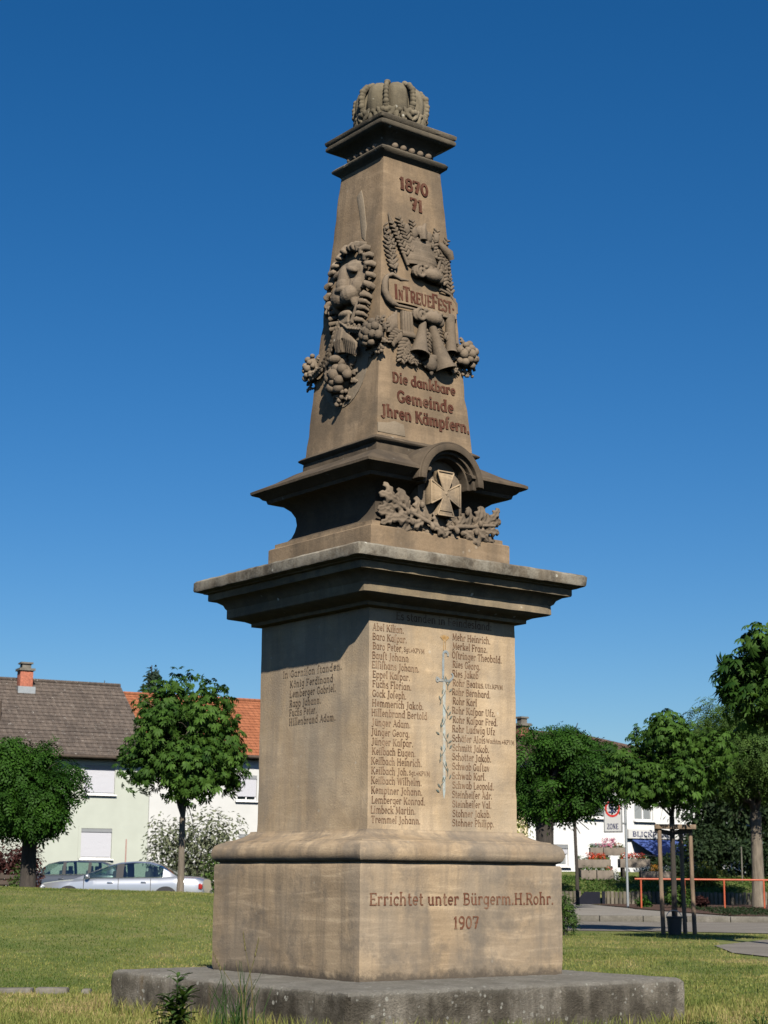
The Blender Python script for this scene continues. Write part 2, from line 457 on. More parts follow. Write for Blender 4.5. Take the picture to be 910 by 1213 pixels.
M['bank'] = ground_mat('bank', (0.035, 0.06, 0.014), (0.055, 0.085, 0.02), (0.09, 0.11, 0.035), 1.2, 0.8, 25)
M['palisade'] = sandstone('palisade', (0.10, 0.088, 0.068), (0.15, 0.13, 0.10), (0.205, 0.18, 0.14), (0.065, 0.058, 0.047), 0.5, 0.1, 0.6, 0.0, 0.5)
M['trough'] = plain('trough', (0.15, 0.125, 0.10), 0.9, var=0.25, scale=4, bmp=0.4)
M['white_render'] = plain('white_render', (0.60, 0.61, 0.61), 0.9, var=0.04, scale=1.5, bmp=0.05)
M['grey_white_render'] = plain('grey_white_render', (0.47, 0.475, 0.465), 0.9, var=0.05, scale=1.2, bmp=0.05)
M['green_render'] = plain('green_render', (0.37, 0.395, 0.345), 0.9, var=0.05, scale=1.2, bmp=0.05)
M['cream_render'] = plain('cream_render', (0.64, 0.55, 0.36), 0.9, var=0.05, scale=1.2, bmp=0.05)
M['white_trim'] = plain('white_trim', (0.78, 0.78, 0.77), 0.5, var=0.03)
M['grey_trim'] = plain('grey_trim', (0.2, 0.21, 0.22), 0.5, var=0.05)
M['dark_wood'] = plain('dark_wood', (0.05, 0.035, 0.025), 0.8, var=0.3)
M['zinc'] = plain('zinc', (0.33, 0.35, 0.36), 0.45, 0.6, var=0.1)
M['orange_paint'] = plain('orange_paint', (0.34, 0.07, 0.027), 0.5, var=0.12)
M['awning_blue'] = plain('awning_blue', (0.04, 0.075, 0.25), 0.85, var=0.08)
M['sign_white'] = plain('sign_white', (0.50, 0.50, 0.49), 0.4, var=0.02)
M['sign_navy'] = plain('sign_navy', (0.025, 0.03, 0.09), 0.5, var=0.05)
M['sign_red'] = plain('sign_red', (0.5, 0.035, 0.03), 0.5, var=0.05)
M['sign_blue'] = plain('sign_blue', (0.03, 0.1, 0.4), 0.5, var=0.05)
M['sign_grey'] = plain('sign_grey', (0.27, 0.28, 0.29), 0.5, 0.3, var=0.06)
M['brick_red'] = plain('brick_red', (0.30, 0.10, 0.06), 0.9, var=0.35, scale=14, bmp=0.4)
M['brick_dark'] = plain('brick_dark', (0.19, 0.07, 0.05), 0.9, var=0.3, scale=14, bmp=0.4)

def shutter_mat():
    m, nt, b = new_mat('roller_shutter')
    w = nd(nt, 'ShaderNodeTexWave', wave_type='BANDS', bands_direction='Z'); w.inputs['Scale'].default_value = 6.5
    nt.links.new(nd(nt, 'ShaderNodeTexCoord').outputs['Object'], w.inputs['Vector'])
    nt.links.new(ramp(nt, w.outputs['Fac'], [(0.0, (0.36, 0.365, 0.40)), (0.25, (0.43, 0.435, 0.47))]), b.inputs['Base Color'])
    b.inputs['Roughness'].default_value = 0.5
    bump(nt, b, w.outputs['Fac'], 0.4, 0.01)
    return m
M['roller_shutter'] = shutter_mat()

def tile_mat(name, a, b_, c_, spots=0.0):
    m, nt, b = new_mat(name)
    co = nd(nt, 'ShaderNodeTexCoord').outputs['Object']
    br = nd(nt, 'ShaderNodeTexBrick'); br.offset = 0.5
    for k, v in (('Scale', 1.0), ('Brick Width', 0.26), ('Row Height', 0.34), ('Mortar Size', 0.012)): br.inputs[k].default_value = v
    br.inputs['Color1'].default_value = (*a, 1); br.inputs['Color2'].default_value = (*c_, 1)
    br.inputs['Mortar'].default_value = (*[x * 0.5 for x in a], 1)
    nt.links.new(co, br.inputs['Vector'])
    c = mix(nt, 0.45, br.outputs['Color'], ramp(nt, noise_node(nt, 0.9, 7, 0.7), [(0.3, a), (0.5, b_), (0.7, c_)]))
    if spots:
        s = ramp(nt, noise_node(nt, 7, 5, 0.8), [(0.60, 0.0), (0.70, spots)])
        c = mix(nt, s, c, (0.42, 0.40, 0.36))
    nt.links.new(c, b.inputs['Base Color']); b.inputs['Roughness'].default_value = 0.85
    b.inputs['Specular IOR Level'].default_value = 0.25
    w = nd(nt, 'ShaderNodeTexWave', wave_type='BANDS', bands_direction='X'); w.inputs['Scale'].default_value = 1.2
    nt.links.new(co, w.inputs['Vector'])
    bump(nt, b, w.outputs['Fac'], 0.5, 0.05)
    return m
M['tile_grey'] = tile_mat('tile_grey', (0.062, 0.05, 0.042), (0.088, 0.07, 0.058), (0.125, 0.10, 0.082), 0.9)
M['tile_orange'] = tile_mat('tile_orange', (0.22, 0.078, 0.036), (0.275, 0.098, 0.046), (0.34, 0.128, 0.062))
M['tile_brown'] = tile_mat('tile_brown', (0.062, 0.040, 0.032), (0.082, 0.052, 0.042), (0.11, 0.068, 0.053))

def glass_mat(name, c, rough=0.05):
    m, nt, b = new_mat(name)
    b.inputs['Base Color'].default_value = (*c, 1)
    b.inputs['Roughness'].default_value = rough
    b.inputs['Specular IOR Level'].default_value = 0.9
    b.inputs['Coat Weight'].default_value = 0.5
    return m
M['glass'] = glass_mat('glass', (0.02, 0.028, 0.03))
M['glass_curtain'] = glass_mat('glass_curtain', (0.22, 0.24, 0.25), 0.1)

def see_through():
    m, nt, b = new_mat('car_glass')
    b.inputs['Base Color'].default_value = (0.55, 0.68, 0.62, 1)
    b.inputs['Roughness'].default_value = 0.02
    b.inputs['Specular IOR Level'].default_value = 0.8
    tr = nd(nt, 'ShaderNodeBsdfTransparent'); tr.inputs['Color'].default_value = (0.62, 0.75, 0.68, 1)
    gl = nd(nt, 'ShaderNodeBsdfGlossy'); gl.inputs['Roughness'].default_value = 0.03
    lw = nd(nt, 'ShaderNodeLayerWeight'); lw.inputs['Blend'].default_value = 0.35
    mr = nd(nt, 'ShaderNodeMapRange'); mr.inputs['To Min'].default_value = 0.12; mr.inputs['To Max'].default_value = 0.8
    nt.links.new(lw.outputs['Facing'], mr.inputs['Value'])
    mx = nd(nt, 'ShaderNodeMixShader'); nt.links.new(mr.outputs[0], mx.inputs[0])
    nt.links.new(tr.outputs[0], mx.inputs[1]); nt.links.new(gl.outputs[0], mx.inputs[2])
    nt.links.new(mx.outputs[0], nt.nodes['Material Output'].inputs['Surface'])
    return m
M['car_glass'] = see_through()

def car_paint(name, c, metal):
    m, nt, b = new_mat(name)
    b.inputs['Base Color'].default_value = (*c, 1)
    b.inputs['Metallic'].default_value = metal
    b.inputs['Roughness'].default_value = 0.32
    b.inputs['Coat Weight'].default_value = 0.8
    b.inputs['Coat Roughness'].default_value = 0.05
    bump(nt, b, noise_node(nt, 3.0, 3), 0.03, 0.01)
    return m
M['paint_silver'] = car_paint('paint_silver', (0.42, 0.44, 0.47), 0.7)
M['paint_grey'] = car_paint('paint_grey', (0.09, 0.10, 0.115), 0.6)
M['chrome'] = plain('chrome', (0.6, 0.6, 0.62), 0.15, 1.0, var=0.02)
M['tail_red'] = plain('tail_red', (0.25, 0.015, 0.012), 0.2, var=0.05)
M['lamp_clear'] = plain('lamp_clear', (0.55, 0.57, 0.6), 0.12, var=0.03)
M['interior'] = plain('interior', (0.035, 0.035, 0.037), 0.8, var=0.1)

# ------------------------------------------------------------------ ground
def ground_z(x, y):
    g = smooth(14.3, 30, y) * (1 - smooth(31, 41, y))
    m = 1 - smooth(-3.4, 1.2, x)
    z = (0.67 + 0.022 * max(-2.0, min(4.0, -x - 3))) * g * m
    z += -0.13 * (1 - smooth(10.5, 13.5, y)) * smooth(0, 2, x)
    h = smooth(0.5, 3.0, x)
    far = 0.0
    if y > 40: far = 0.12 + 0.08 * min(1, (y - 40) / 6.0)
    if y > 52.0: far = 0.20 + 0.36 * smooth(52.0, 52.3, y) + 0.38 * smooth(52.2, 56, y) + 0.26 * smooth(56, 64, y)
    z += h * far
    if y < 34: z += 0.025 * mnoise.noise((x * 0.35, y * 0.35, 0)) * (1 - smooth(30, 34, y))
    return z

def sheet(name, xs, ys, mat, dz=0.0, kind='structure', keep=None):
    vs, fs, idx = [], [], {}
    for j, y in enumerate(ys):
        for i, x in enumerate(xs):
            idx[i, j] = len(vs); vs.append((x, y, ground_z(x, y) + dz))
    for j in range(len(ys) - 1):
        for i in range(len(xs) - 1):
            if keep is None or keep((xs[i] + xs[i + 1]) / 2, (ys[j] + ys[j + 1]) / 2):
                fs.append((idx[i, j], idx[i + 1, j], idx[i + 1, j + 1], idx[i, j + 1]))
    me = bpy.data.meshes.new(name); me.from_pydata(vs, [], fs); me.update()
    return tag(link_mesh(name, me, mat, None, 40), kind=kind)

xs = [-800, -300, -120, -60] + list(np.arange(-30, 30.1, 0.5)) + [60, 120, 300, 800]
ys = [-800, -200, -60, -20, 0, 5] + list(np.arange(8, 33, 0.5)) + list(np.arange(33, 46, 0.4)) + list(np.arange(46, 66, 0.5)) + [66, 80, 120, 300, 1500]
def no_road(x, y): return True
sheet('lawn_ground', xs, sorted(set([float(round(y, 3)) for y in ys])), M['lawn'])

def poly_sheet(name, pts, mat, dz, kind='structure', step=0.5):
    """a flat-lying sheet over an outline, following the ground a few millimetres above it"""
    bm = bmesh.new()
    bm.faces.new([bm.verts.new((x, y, 0)) for x, y in pts])
    lo = [min(p[k] for p in pts) for k in (0, 1)]; hi = [max(p[k] for p in pts) for k in (0, 1)]
    for k in (0, 1):
        c = math.ceil(lo[k] / step) * step
        while c < hi[k]:
            if c > lo[k] + 1e-3:
                co = [0, 0, 0]; co[k] = c; no = [0, 0, 0]; no[k] = 1
                bmesh.ops.bisect_plane(bm, geom=bm.verts[:] + bm.edges[:] + bm.faces[:], plane_co=co, plane_no=no)
            c += step
    for v in bm.verts: v.co.z = ground_z(v.co.x, v.co.y) + dz
    me = bpy.data.meshes.new(name); bm.to_mesh(me); bm.free()
    return tag(link_mesh(name, me, mat, None, 40), kind=kind)

ROAD = [(0.8, 33.2), (5.2, 33.0), (7.2, 32.2), (14, 31.6), (26, 31.0), (26, 39.8), (-1, 39.8), (-1, 33.6)]
poly_sheet('road', ROAD, M['asphalt'], 0.012)
poly_sheet('side_path', [(4.75, 23.6), (5.0, 26.2), (6.4, 28.8), (9.5, 29.4), (16, 29.2), (16, 18.0), (7.0, 18.2), (5.6, 20.6)], M['asphalt'], 0.014)
poly_sheet('pavement', [(0.5, 40.15), (8.2, 40.15), (6.6, 45.0), (6.2, 51.7), (0.5, 51.7)], M['paving'], 0.012)
poly_sheet('planting_bed', [(8.24, 40.2), (26, 40.2), (26, 51.7), (6.24, 51.7), (6.64, 45.0)], M['soil'], 0.03)
k = MB()
for i in range(27):
    x = -1 + i * 1.0
    k.box((x + 0.5, 39.97, 0.065), (0.985, 0.3, 0.16))
kerb = k.build('kerb', M['kerb'], bevel=0.012); tag(kerb, kind='structure')
tag(sheet('left_road', [-60, -30, -15, -8, -4, 0], [42.5, 44, 46, 50, 53.5], M['asphalt'], 0.012), kind='structure')

# ------------------------------------------------------------------ a cut-letter alphabet (slab-serif strokes)
def E_(cx, cy, rx, ry, a0, a1, n=9):
    return [(cx + rx * math.cos(R(a0 + (a1 - a0) * i / n)), cy + ry * math.sin(R(a0 + (a1 - a0) * i / n))) for i in range(n + 1)]
T, N_ = 1.15, 0.62
def st(x, y0, y1, b=True, t=True, s=0.95):
    r = [(T, [(x, y0), (x, y1)])]
    if b: r.append((N_, [(x - s, y0 + 0.3), (x + s, y0 + 0.3)]))
    if t: r.append((N_, [(x - s, y1 - 0.3), (x + s * 0.3, y1 - 0.3)] if y1 < 7.5 and t == 'l' else [(x - s, y1 - 0.3), (x + s, y1 - 0.3)]))
    return r
XH = 4.9
GL = {}
def g(ch, w, *parts):
    out = []
    for p in parts: out += p if isinstance(p, list) else [p]
    GL[ch] = (w, out)
g('A', 5.6, (N_, [(0.8, 0.2), (2.8, 7)]), (T, [(2.8, 7), (4.8, 0.2)]), (N_, [(1.5, 2.4), (4.1, 2.4)]), (N_, [(0.1, 0.3), (1.7, 0.3)]), (N_, [(4.0, 0.3), (5.6, 0.3)]))
g('B', 5.0, st(1.2, 0, 7), (N_ + 0.15, [(1.2, 6.7)] + E_(2.6, 5.2, 1.5, 1.5, 90, -90) + [(1.2, 3.7)]), (N_ + 0.25, [(2.2, 3.7)] + E_(2.7, 2.0, 1.7, 1.7, 90, -90) + [(1.2, 0.3)]))
g('C', 5.0, (0.95, E_(2.9, 3.5, 2.1, 3.2, 40, 320, 14)), (N_, [(4.5, 6.6), (4.5, 4.9)]))
g('D', 5.5, st(1.2, 0, 7), (0.85, [(1.2, 6.7)] + E_(2.3, 3.5, 2.4, 3.2, 90, -90, 12) + [(1.2, 0.3)]))
g('E', 4.8, st(1.2, 0, 7), (N_, [(1.2, 6.7), (4.3, 6.7), (4.3, 5.6)]), (N_, [(1.2, 3.6), (3.5, 3.6), (3.5, 2.9)]), (N_, [(1.2, 0.3), (4.4, 0.3), (4.4, 1.5)]))
g('F', 4.6, st(1.2, 0, 7), (N_, [(1.2, 6.7), (4.3, 6.7), (4.3, 5.5)]), (N_, [(1.2, 3.6), (3.4, 3.6), (3.4, 2.8)]))
g('G', 5.3, (0.95, E_(2.9, 3.5, 2.1, 3.2, 42, 330, 14)), (T, [(4.5, 0.6), (4.5, 3.1)]), (N_, [(3.3, 3.0), (5.2, 3.0)]), (N_, [(4.5, 6.6), (4.5, 5.2)]))
g('H', 6.0, st(1.2, 0, 7), st(4.7, 0, 7), (N_, [(1.2, 3.6), (4.7, 3.6)]))
g('I', 2.6, st(1.3, 0, 7))
g('J', 3.6, (T, [(2.2, 7), (2.2, 0.6)]), (N_ + 0.2, E_(1.2, 0.4, 1.0, 1.3, 0, -170, 6)), (N_, [(1.0, 6.7), (3.2, 6.7)]))
g('K', 5.6, st(1.2, 0, 7), (N_, [(1.4, 3.0), (4.4, 6.7)]), (T, [(2.4, 4.2), (4.8, 0.2)]), (N_, [(3.6, 6.7), (5.2, 6.7)]), (N_, [(4.1, 0.3), (5.6, 0.3)]))
g('L', 4.5, st(1.2, 0, 7), (N_, [(1.2, 0.3), (4.2, 0.3), (4.2, 1.8)]))
g('M', 6.9, (N_, [(1.0, 0.2), (1.3, 7)]), (T, [(1.3, 6.9), (3.4, 1.2)]), (N_, [(3.4, 1.2), (5.5, 6.9)]), (T, [(5.5, 7), (5.8, 0.2)]), (N_, [(0.1, 0.3), (1.9, 0.3)]), (N_, [(4.9, 0.3), (6.7, 0.3)]), (N_, [(0.5, 6.7), (1.6, 6.7)]), (N_, [(5.2, 6.7), (6.3, 6.7)]))
g('N', 5.8, (N_, [(1.2, 0.2), (1.2, 7)]), (T, [(1.2, 6.9), (4.6, 0.3)]), (N_, [(4.6, 0.1), (4.6, 7)]), (N_, [(0.3, 0.3), (2.1, 0.3)]), (N_, [(3.7, 6.7), (5.5, 6.7)]), (N_, [(0.4, 6.7), (1.5, 6.7)]))
g('O', 5.4, (0.95, E_(2.7, 3.5, 2.1, 3.2, 90, 450, 18)))
g('P', 4.9, st(1.2, 0, 7), (0.85, [(1.2, 6.7)] + E_(2.7, 5.0, 1.7, 1.7, 90, -90) + [(1.2, 3.3)]))
g('R', 5.3, st(1.2, 0, 7), (0.85, [(1.2, 6.7)] + E_(2.7, 5.1, 1.6, 1.6, 90, -90) + [(1.2, 3.5)]), (T, [(2.7, 3.5), (4.5, 0.3)]), (N_, [(4.0, 0.3), (5.3, 0.3)]))
g('S', 4.5, (0.95, E_(2.3, 5.2, 1.6, 1.5, 30, 270, 9) + E_(2.3, 2.0, 1.75, 1.75, 90, -150, 9)), (N_, [(3.8, 6.7), (3.8, 5.3)]), (N_, [(0.6, 0.3), (0.6, 1.7)]))
g('T', 5.0, st(2.5, 0, 7, True, False), (N_, [(0.4, 5.5), (0.4, 6.7), (4.6, 6.7), (4.6, 5.5)]))
g('U', 5.8, (T, [(1.2, 7), (1.2, 2.2)]), (0.8, E_(2.9, 2.2, 1.7, 1.95, 180, 360, 8)), (N_, [(4.6, 2.2), (4.6, 7)]), (N_, [(0.3, 6.7), (2.1, 6.7)]), (N_, [(3.7, 6.7), (5.5, 6.7)]))
g('V', 5.4, (T, [(0.9, 6.9), (2.8, 0.1)]), (N_, [(2.8, 0.1), (4.6, 6.9)]), (N_, [(0.1, 6.7), (1.8, 6.7)]), (N_, [(3.8, 6.7), (5.3, 6.7)]))
g('W', 7.8, (T, [(0.9, 6.9), (2.4, 0.1)]), (N_, [(2.4, 0.1), (3.9, 6.6)]), (T, [(3.9, 6.6), (5.4, 0.1)]), (N_, [(5.4, 0.1), (6.9, 6.9)]), (N_, [(0.1, 6.7), (1.8, 6.7)]), (N_, [(6.1, 6.7), (7.7, 6.7)]))
g('Z', 4.8, (N_, [(0.6, 5.5), (0.6, 6.7), (4.2, 6.7)]), (T, [(4.1, 6.5), (0.7, 0.5)]), (N_, [(0.5, 0.3), (4.3, 0.3), (4.3, 1.7)]))
def bowl(cx, rx=1.55, a0=90, a1=450): return (0.85, E_(cx, XH / 2, rx, XH / 2 - 0.25, a0, a1, 14))
g('a', 4.4, bowl(2.0, 1.5), st(3.4, 0, XH, False, False), (N_, [(3.4, 0.3), (4.3, 0.3)]))
g('b', 4.4, st(1.1, 0, 7.6, False, 'l'), bowl(2.4, 1.55))
g('c', 3.7, (0.9, E_(2.2, XH / 2, 1.6, XH / 2 - 0.25, 45, 315, 10)), (N_, [(3.4, 4.6), (3.4, 3.5)]))
g('d', 4.6, bowl(2.0, 1.5), st(3.4, 0, 7.6, False, 'l'), (N_, [(3.4, 0.3), (4.4, 0.3)]))
g('e', 4.0, (0.85, [(0.7, 2.6), (3.5, 2.6)] + E_(2.1, XH / 2 + 0.1, 1.45, XH / 2 - 0.3, 5, 315, 12)))
g('f', 3.2, st(1.4, 0, 6.2, True, False), (0.8, E_(2.4, 6.0, 1.0, 1.4, 180, 40, 6)), (N_, [(0.4, 4.7), (2.7, 4.7)]))
g('g', 4.4, (0.85, E_(2.1, XH / 2 + 0.2, 1.5, XH / 2 - 0.4, 90, 450, 14)), (T, [(3.5, XH), (3.5, -0.8)]), (0.8, E_(2.1, -0.8, 1.4, 1.3, 0, -150, 7)), (N_, [(3.5, 4.6), (4.3, 4.6)]))
g('h', 4.9, st(1.1, 0, 7.6, True, 'l'), (0.75, E_(2.4, 3.2, 1.3, 1.5, 160, 0, 6)), st(3.7, 0, 3.3, True, False, 0.7))
g('i', 2.4, st(1.2, 0, XH, True, 'l'), (1.1, [(0.7, 6.7), (1.8, 6.7)]))
g('j', 2.4, (T, [(1.4, XH), (1.4, -1.0)]), (0.8, E_(0.5, -1.0, 0.9, 1.0, 0, -150, 5)), (1.1, [(0.9, 6.7), (2.0, 6.7)]))
g('k', 4.7, st(1.1, 0, 7.6, True, 'l'), (N_, [(1.2, 2.1), (3.6, 4.7)]), (T, [(1.9, 2.9), (4.0, 0.2)]), (N_, [(3.4, 0.3), (4.7, 0.3)]), (N_, [(3.0, 4.6), (4.3, 4.6)]))
g('l', 2.4, st(1.2, 0, 7.6, True, 'l'))
g('m', 7.1, st(1.1, 0, XH, True, 'l', 0.8), (0.75, E_(2.3, 3.2, 1.2, 1.5, 160, 0, 6)), st(3.5, 0, 3.3, True, False, 0.7), (0.75, E_(4.7, 3.2, 1.2, 1.5, 160, 0, 6)), st(5.9, 0, 3.3, True, False, 0.7))
g('n', 4.9, st(1.1, 0, XH, True, 'l', 0.8), (0.75, E_(2.4, 3.2, 1.3, 1.5, 160, 0, 6)), st(3.7, 0, 3.3, True, False, 0.7))
g('o', 4.1, bowl(2.05, 1.5))
g('p', 4.4, st(1.1, -2.2, XH, True, 'l'), bowl(2.4, 1.55))
g('r', 3.6, st(1.1, 0, XH, True, 'l', 0.8), (0.85, E_(2.4, 3.3, 1.2, 1.4, 165, 50, 5)), (1.1, [(2.7, 4.1), (3.4, 4.1)]))
g('s', 3.5, (0.9, E_(1.8, 3.6, 1.2, 1.05, 30, 270, 8) + E_(1.8, 1.4, 1.3, 1.2, 90, -150, 8)))
g('\u017f', 2.9, st(1.2, -0.6, 6.3, True, False, 0.6), (0.85, E_(2.2, 6.2, 1.0, 1.4, 180, 30, 6)), (N_, [(0.5, 4.6), (1.2, 4.6)]))
g('t', 3.1, (T, [(1.4, 6.6), (1.4, 0.9)]), (0.8, E_(2.3, 0.9, 0.9, 0.75, 180, 320, 5)), (N_, [(0.4, 4.6), (2.8, 4.6)]))
g('u', 4.8, (T, [(1.1, XH), (1.1, 1.5)]), (0.75, E_(2.3, 1.6, 1.2, 1.4, 180, 340, 6)), st(3.6, 0, XH, False, False), (N_, [(0.2, 4.6), (1.1, 4.6)]), (N_, [(2.8, 4.6), (3.6, 4.6)]), (N_, [(3.6, 0.3), (4.6, 0.3)]))
g('v', 4.4, (T, [(0.9, 4.8), (2.3, 0.1)]), (N_, [(2.3, 0.1), (3.7, 4.8)]), (N_, [(0.1, 4.6), (1.7, 4.6)]))
g('w', 6.3, (T, [(0.9, 4.8), (2.0, 0.1)]), (N_, [(2.0, 0.1), (3.2, 4.6)]), (T, [(3.2, 4.6), (4.3, 0.1)]), (N_, [(4.3, 0.1), (5.5, 4.8)]), (N_, [(0.1, 4.6), (1.6, 4.6)]))
g('z', 3.7, (N_, [(0.5, 4.6), (3.1, 4.6)]), (T, [(3.0, 4.4), (0.7, 0.5)]), (N_, [(0.5, 0.3), (3.3, 0.3)]))
for base, um in (('a', '\u00e4'), ('o', '\u00f6'), ('u', '\u00fc'), ('O', '\u00d6')):
    y = 6.4 if base != 'O' else 8.2
    g(um, GL[base][0], GL[base][1] + [(1.0, [(0.9, y), (1.8, y)]), (1.0, [(2.7, y), (3.6, y)])])
g('0', 4.4, (0.95, E_(2.2, 3.5, 1.6, 3.2, 90, 450, 16)))
g('1', 3.2, st(1.7, 0, 7, True, False), (N_, [(0.5, 5.6), (1.7, 6.9)]))
g('3', 4.2, (0.95, E_(1.9, 5.2, 1.5, 1.5, 150, -90, 9) + E_(2.0, 2.0, 1.75, 1.7, 90, -150, 9)))
g('7', 4.2, (N_, [(0.5, 5.4), (0.5, 6.7), (3.8, 6.7)]), (T, [(3.7, 6.6), (1.8, 0)]), (N_, [(1.4, 3.4), (3.6, 3.4)]))
g('8', 4.3, (0.9, E_(2.15, 5.2, 1.35, 1.5, 90, 450, 14)), (0.9, E_(2.15, 2.0, 1.65, 1.75, 90, 450, 14)))
g('9', 4.3, (0.95, E_(2.1, 4.9, 1.55, 1.8, 90, 450, 14)), (T, [(3.6, 4.9), (3.4, 2.2), (2.4, 0.4), (1.0, 0.3)]))
g('.', 1.8, (1.2, [(0.4, 0.5), (1.5, 0.5)])); g(',', 1.8, (1.0, [(1.1, 0.9), (0.5, -1.1)])); g('-', 2.6, (0.9, [(0.4, 2.8), (2.2, 2.8)]))
g(':', 1.8, (1.2, [(0.4, 0.5), (1.5, 0.5)]), (1.2, [(0.4, 3.8), (1.5, 3.8)]))
g('+', 4.4, (1.3, [(2.2, 0.6), (2.2, 5.0)]), (1.3, [(0.1, 2.8), (4.3, 2.8)]))
g(' ', 2.2)

def ribbon(pts, w, z):
    """flat mitred strip along a polyline"""
    n = len(pts); P = [Vector((x, y)) for x, y in pts]
    closed = (P[0] - P[-1]).length < 1e-6 and n > 3
    vs, fs = [], []
    for i in range(n):
        a = P[i] - P[i - 1] if i > 0 else (P[0] - P[-2] if closed else P[1] - P[0])
        b = P[i + 1] - P[i] if i < n - 1 else (P[1] - P[0] if closed else P[-1] - P[-2])
        a = a.normalized(); b = b.normalized(); t = (a + b)
        t = t.normalized() if t.length > 1e-6 else a
        nrm = Vector((-t.y, t.x)); k = 1 / max(0.5, nrm.dot(Vector((-a.y, a.x))))
        vs += [P[i] + nrm * w / 2 * k, P[i] - nrm * w / 2 * k]
    fs = [(2 * i + 1, 2 * i + 3, 2 * i + 2, 2 * i) for i in range(n - 1)]
    return [(v.x, v.y, z) for v in vs], fs

def text_width(s): return sum(GL[c][0] + 0.25 for c in s)
def lettering(mb, s, x0, z0, cap, fn, width=None, depth=0.0, bold=1.0, jitter=0.0, lift=0.003):
    """cut letters: fn(a, b, out) maps face coordinates to local space; each stroke sits a hair above the one before"""
    sx = cap / 7.0
    kx = (width / (text_width(s) * sx)) if width else 1.0
    x = x0
    for ch in s:
        w, strokes = GL[ch]
        for i, (t, pts) in enumerate(strokes):
            jz = RNG.uniform(-jitter, jitter)
            vs, fs = ribbon([(px * kx, py) for px, py in pts], t * bold, 0.0)
            lo = 0.0 if depth else lift + i * 0.0003
            if depth:
                lo = -0.004; hi = depth + i * 0.0004
                n = len(vs)
                allv = [fn(x + vx * sx, z0 + vy * sx + jz, hi) for vx, vy, _ in vs] + [fn(x + vx * sx, z0 + vy * sx + jz, lo) for vx, vy, _ in vs]
                m = n // 2
                ff = list(fs)
                for q in range(m - 1):
                    ff += [(2 * q, 2 * q + 2, n + 2 * q + 2, n + 2 * q), (2 * q + 3, 2 * q + 1, n + 2 * q + 1, n + 2 * q + 3)]
                ff += [(1, 0, n, n + 1), (2 * m - 2, 2 * m - 1, n + 2 * m - 1, n + 2 * m - 2)]
                mb.add(allv, ff)
            else:
                mb.add([fn(x + vx * sx, z0 + vy * sx + jz, lo) for vx, vy, _ in vs], fs)
        x += (w + 0.25) * sx * kx
    return x

# ------------------------------------------------------------------ the memorial
MEM_RZ = math.atan2(0.607, 0.795)
mem = empty('war_memorial', (0.031, 13.0, 0.0), MEM_RZ, label='tall tapering sandstone war memorial with a carved crown on top and columns of names below', cat='memorial')

def block(name, prof, mat, n=22, r=0.01, amp=0.003, chip=0.004, parent=None, smooth_a=38, rough_scale=7.0, capped=True):
    """a square-plan moulded stone: profile (half width, height) swept round four sides, edges slightly worn"""
    ring = []
    for s in range(4):
        a = s * math.pi / 2
        ca, sa = round(math.cos(a)), round(math.sin(a))
        for i in range(n):
            t = -1 + 2 * i / n
            ring.append((ca, sa, t, i == 0))
    dense = [prof[0]]
    for a, b in zip(prof, prof[1:]):
        L = math.hypot(b[0] - a[0], b[1] - a[1]); m = max(1, int(L / 0.09))
        dense += [(a[0] + (b[0] - a[0]) * j / m, a[1] + (b[1] - a[1]) * j / m) for j in range(1, m + 1)]
    vs, fs = [], []
    K = len(ring)
    for w, z in dense:
        for ca, sa, t, corner in ring:
            # side s: outward (ca, sa), running direction (-sa, ca)
            if corner:
                d = r * 0.3
                p = Vector((ca * (w - d) - sa * t * (w - d), sa * (w - d) + ca * t * (w - d), z))
            else:
                tt = max(-1 + r / w, min(1 - r / w, t))
                p = Vector((ca * w - sa * tt * w, sa * w + ca * tt * w, z))
            q = p * rough_scale
            nz = mnoise.noise(q) * 0.6 + mnoise.noise(q * 2.7) * 0.4
            e = mnoise.noise(p * 13 + Vector((5, 3, 1)))
            p2 = p.copy()
            hv = Vector((p.x, p.y, 0)).normalized()
            p2 += hv * nz * amp
            if corner and e > 0.05: p2 -= hv * (e * chip * 3)
            p2.z += mnoise.noise(q + Vector((9, 9, 9))) * amp * 0.7
            vs.append(p2)
    for i in range(len(dense) - 1):
        for k_ in range(K):
            fs.append((i * K + k_, i * K + (k_ + 1) % K, (i + 1) * K + (k_ + 1) % K, (i + 1) * K + k_))
    if capped:
        fs.append(tuple(reversed(range(K)))); fs.append(tuple((len(dense) - 1) * K + k_ for k_ in range(K)))
    me = bpy.data.meshes.new(name); me.from_pydata([tuple(v) for v in vs], [], fs); me.update()
    return link_mesh(name, me, mat, parent or mem, smooth_a)

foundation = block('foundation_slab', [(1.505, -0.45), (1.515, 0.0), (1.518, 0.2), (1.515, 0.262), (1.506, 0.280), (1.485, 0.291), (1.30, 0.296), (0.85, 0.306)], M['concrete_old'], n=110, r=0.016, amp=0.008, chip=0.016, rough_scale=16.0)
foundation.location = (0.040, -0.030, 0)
pedestal = block('pedestal', [(0.926, 0.29), (0.932, 0.34), (0.933, 1.06), (0.926, 1.078), (0.90, 1.08)], M['stone_pedestal'], n=30, r=0.008, amp=0.0035, chip=0.006)
base_moulding = block('base_moulding', [(0.905, 1.07), (0.905, 1.092), (0.925, 1.097), (0.943, 1.115), (0.953, 1.145), (0.950, 1.18), (0.935, 1.212), (0.905, 1.232), (0.882, 1.238), (0.878, 1.246), (0.83, 1.256), (0.785, 1.275), (0.752, 1.295), (0.742, 1.307), (0.738, 1.318), (0.69, 1.322)], M['stone_pedestal'], n=26, r=0.008)
shaft = block('name_block', [(0.704, 1.31), (0.70, 1.38), (0.70, 2.86), (0.70, 2.90)], M['stone_shaft'], n=26, r=0.006, amp=0.002, chip=0.005)
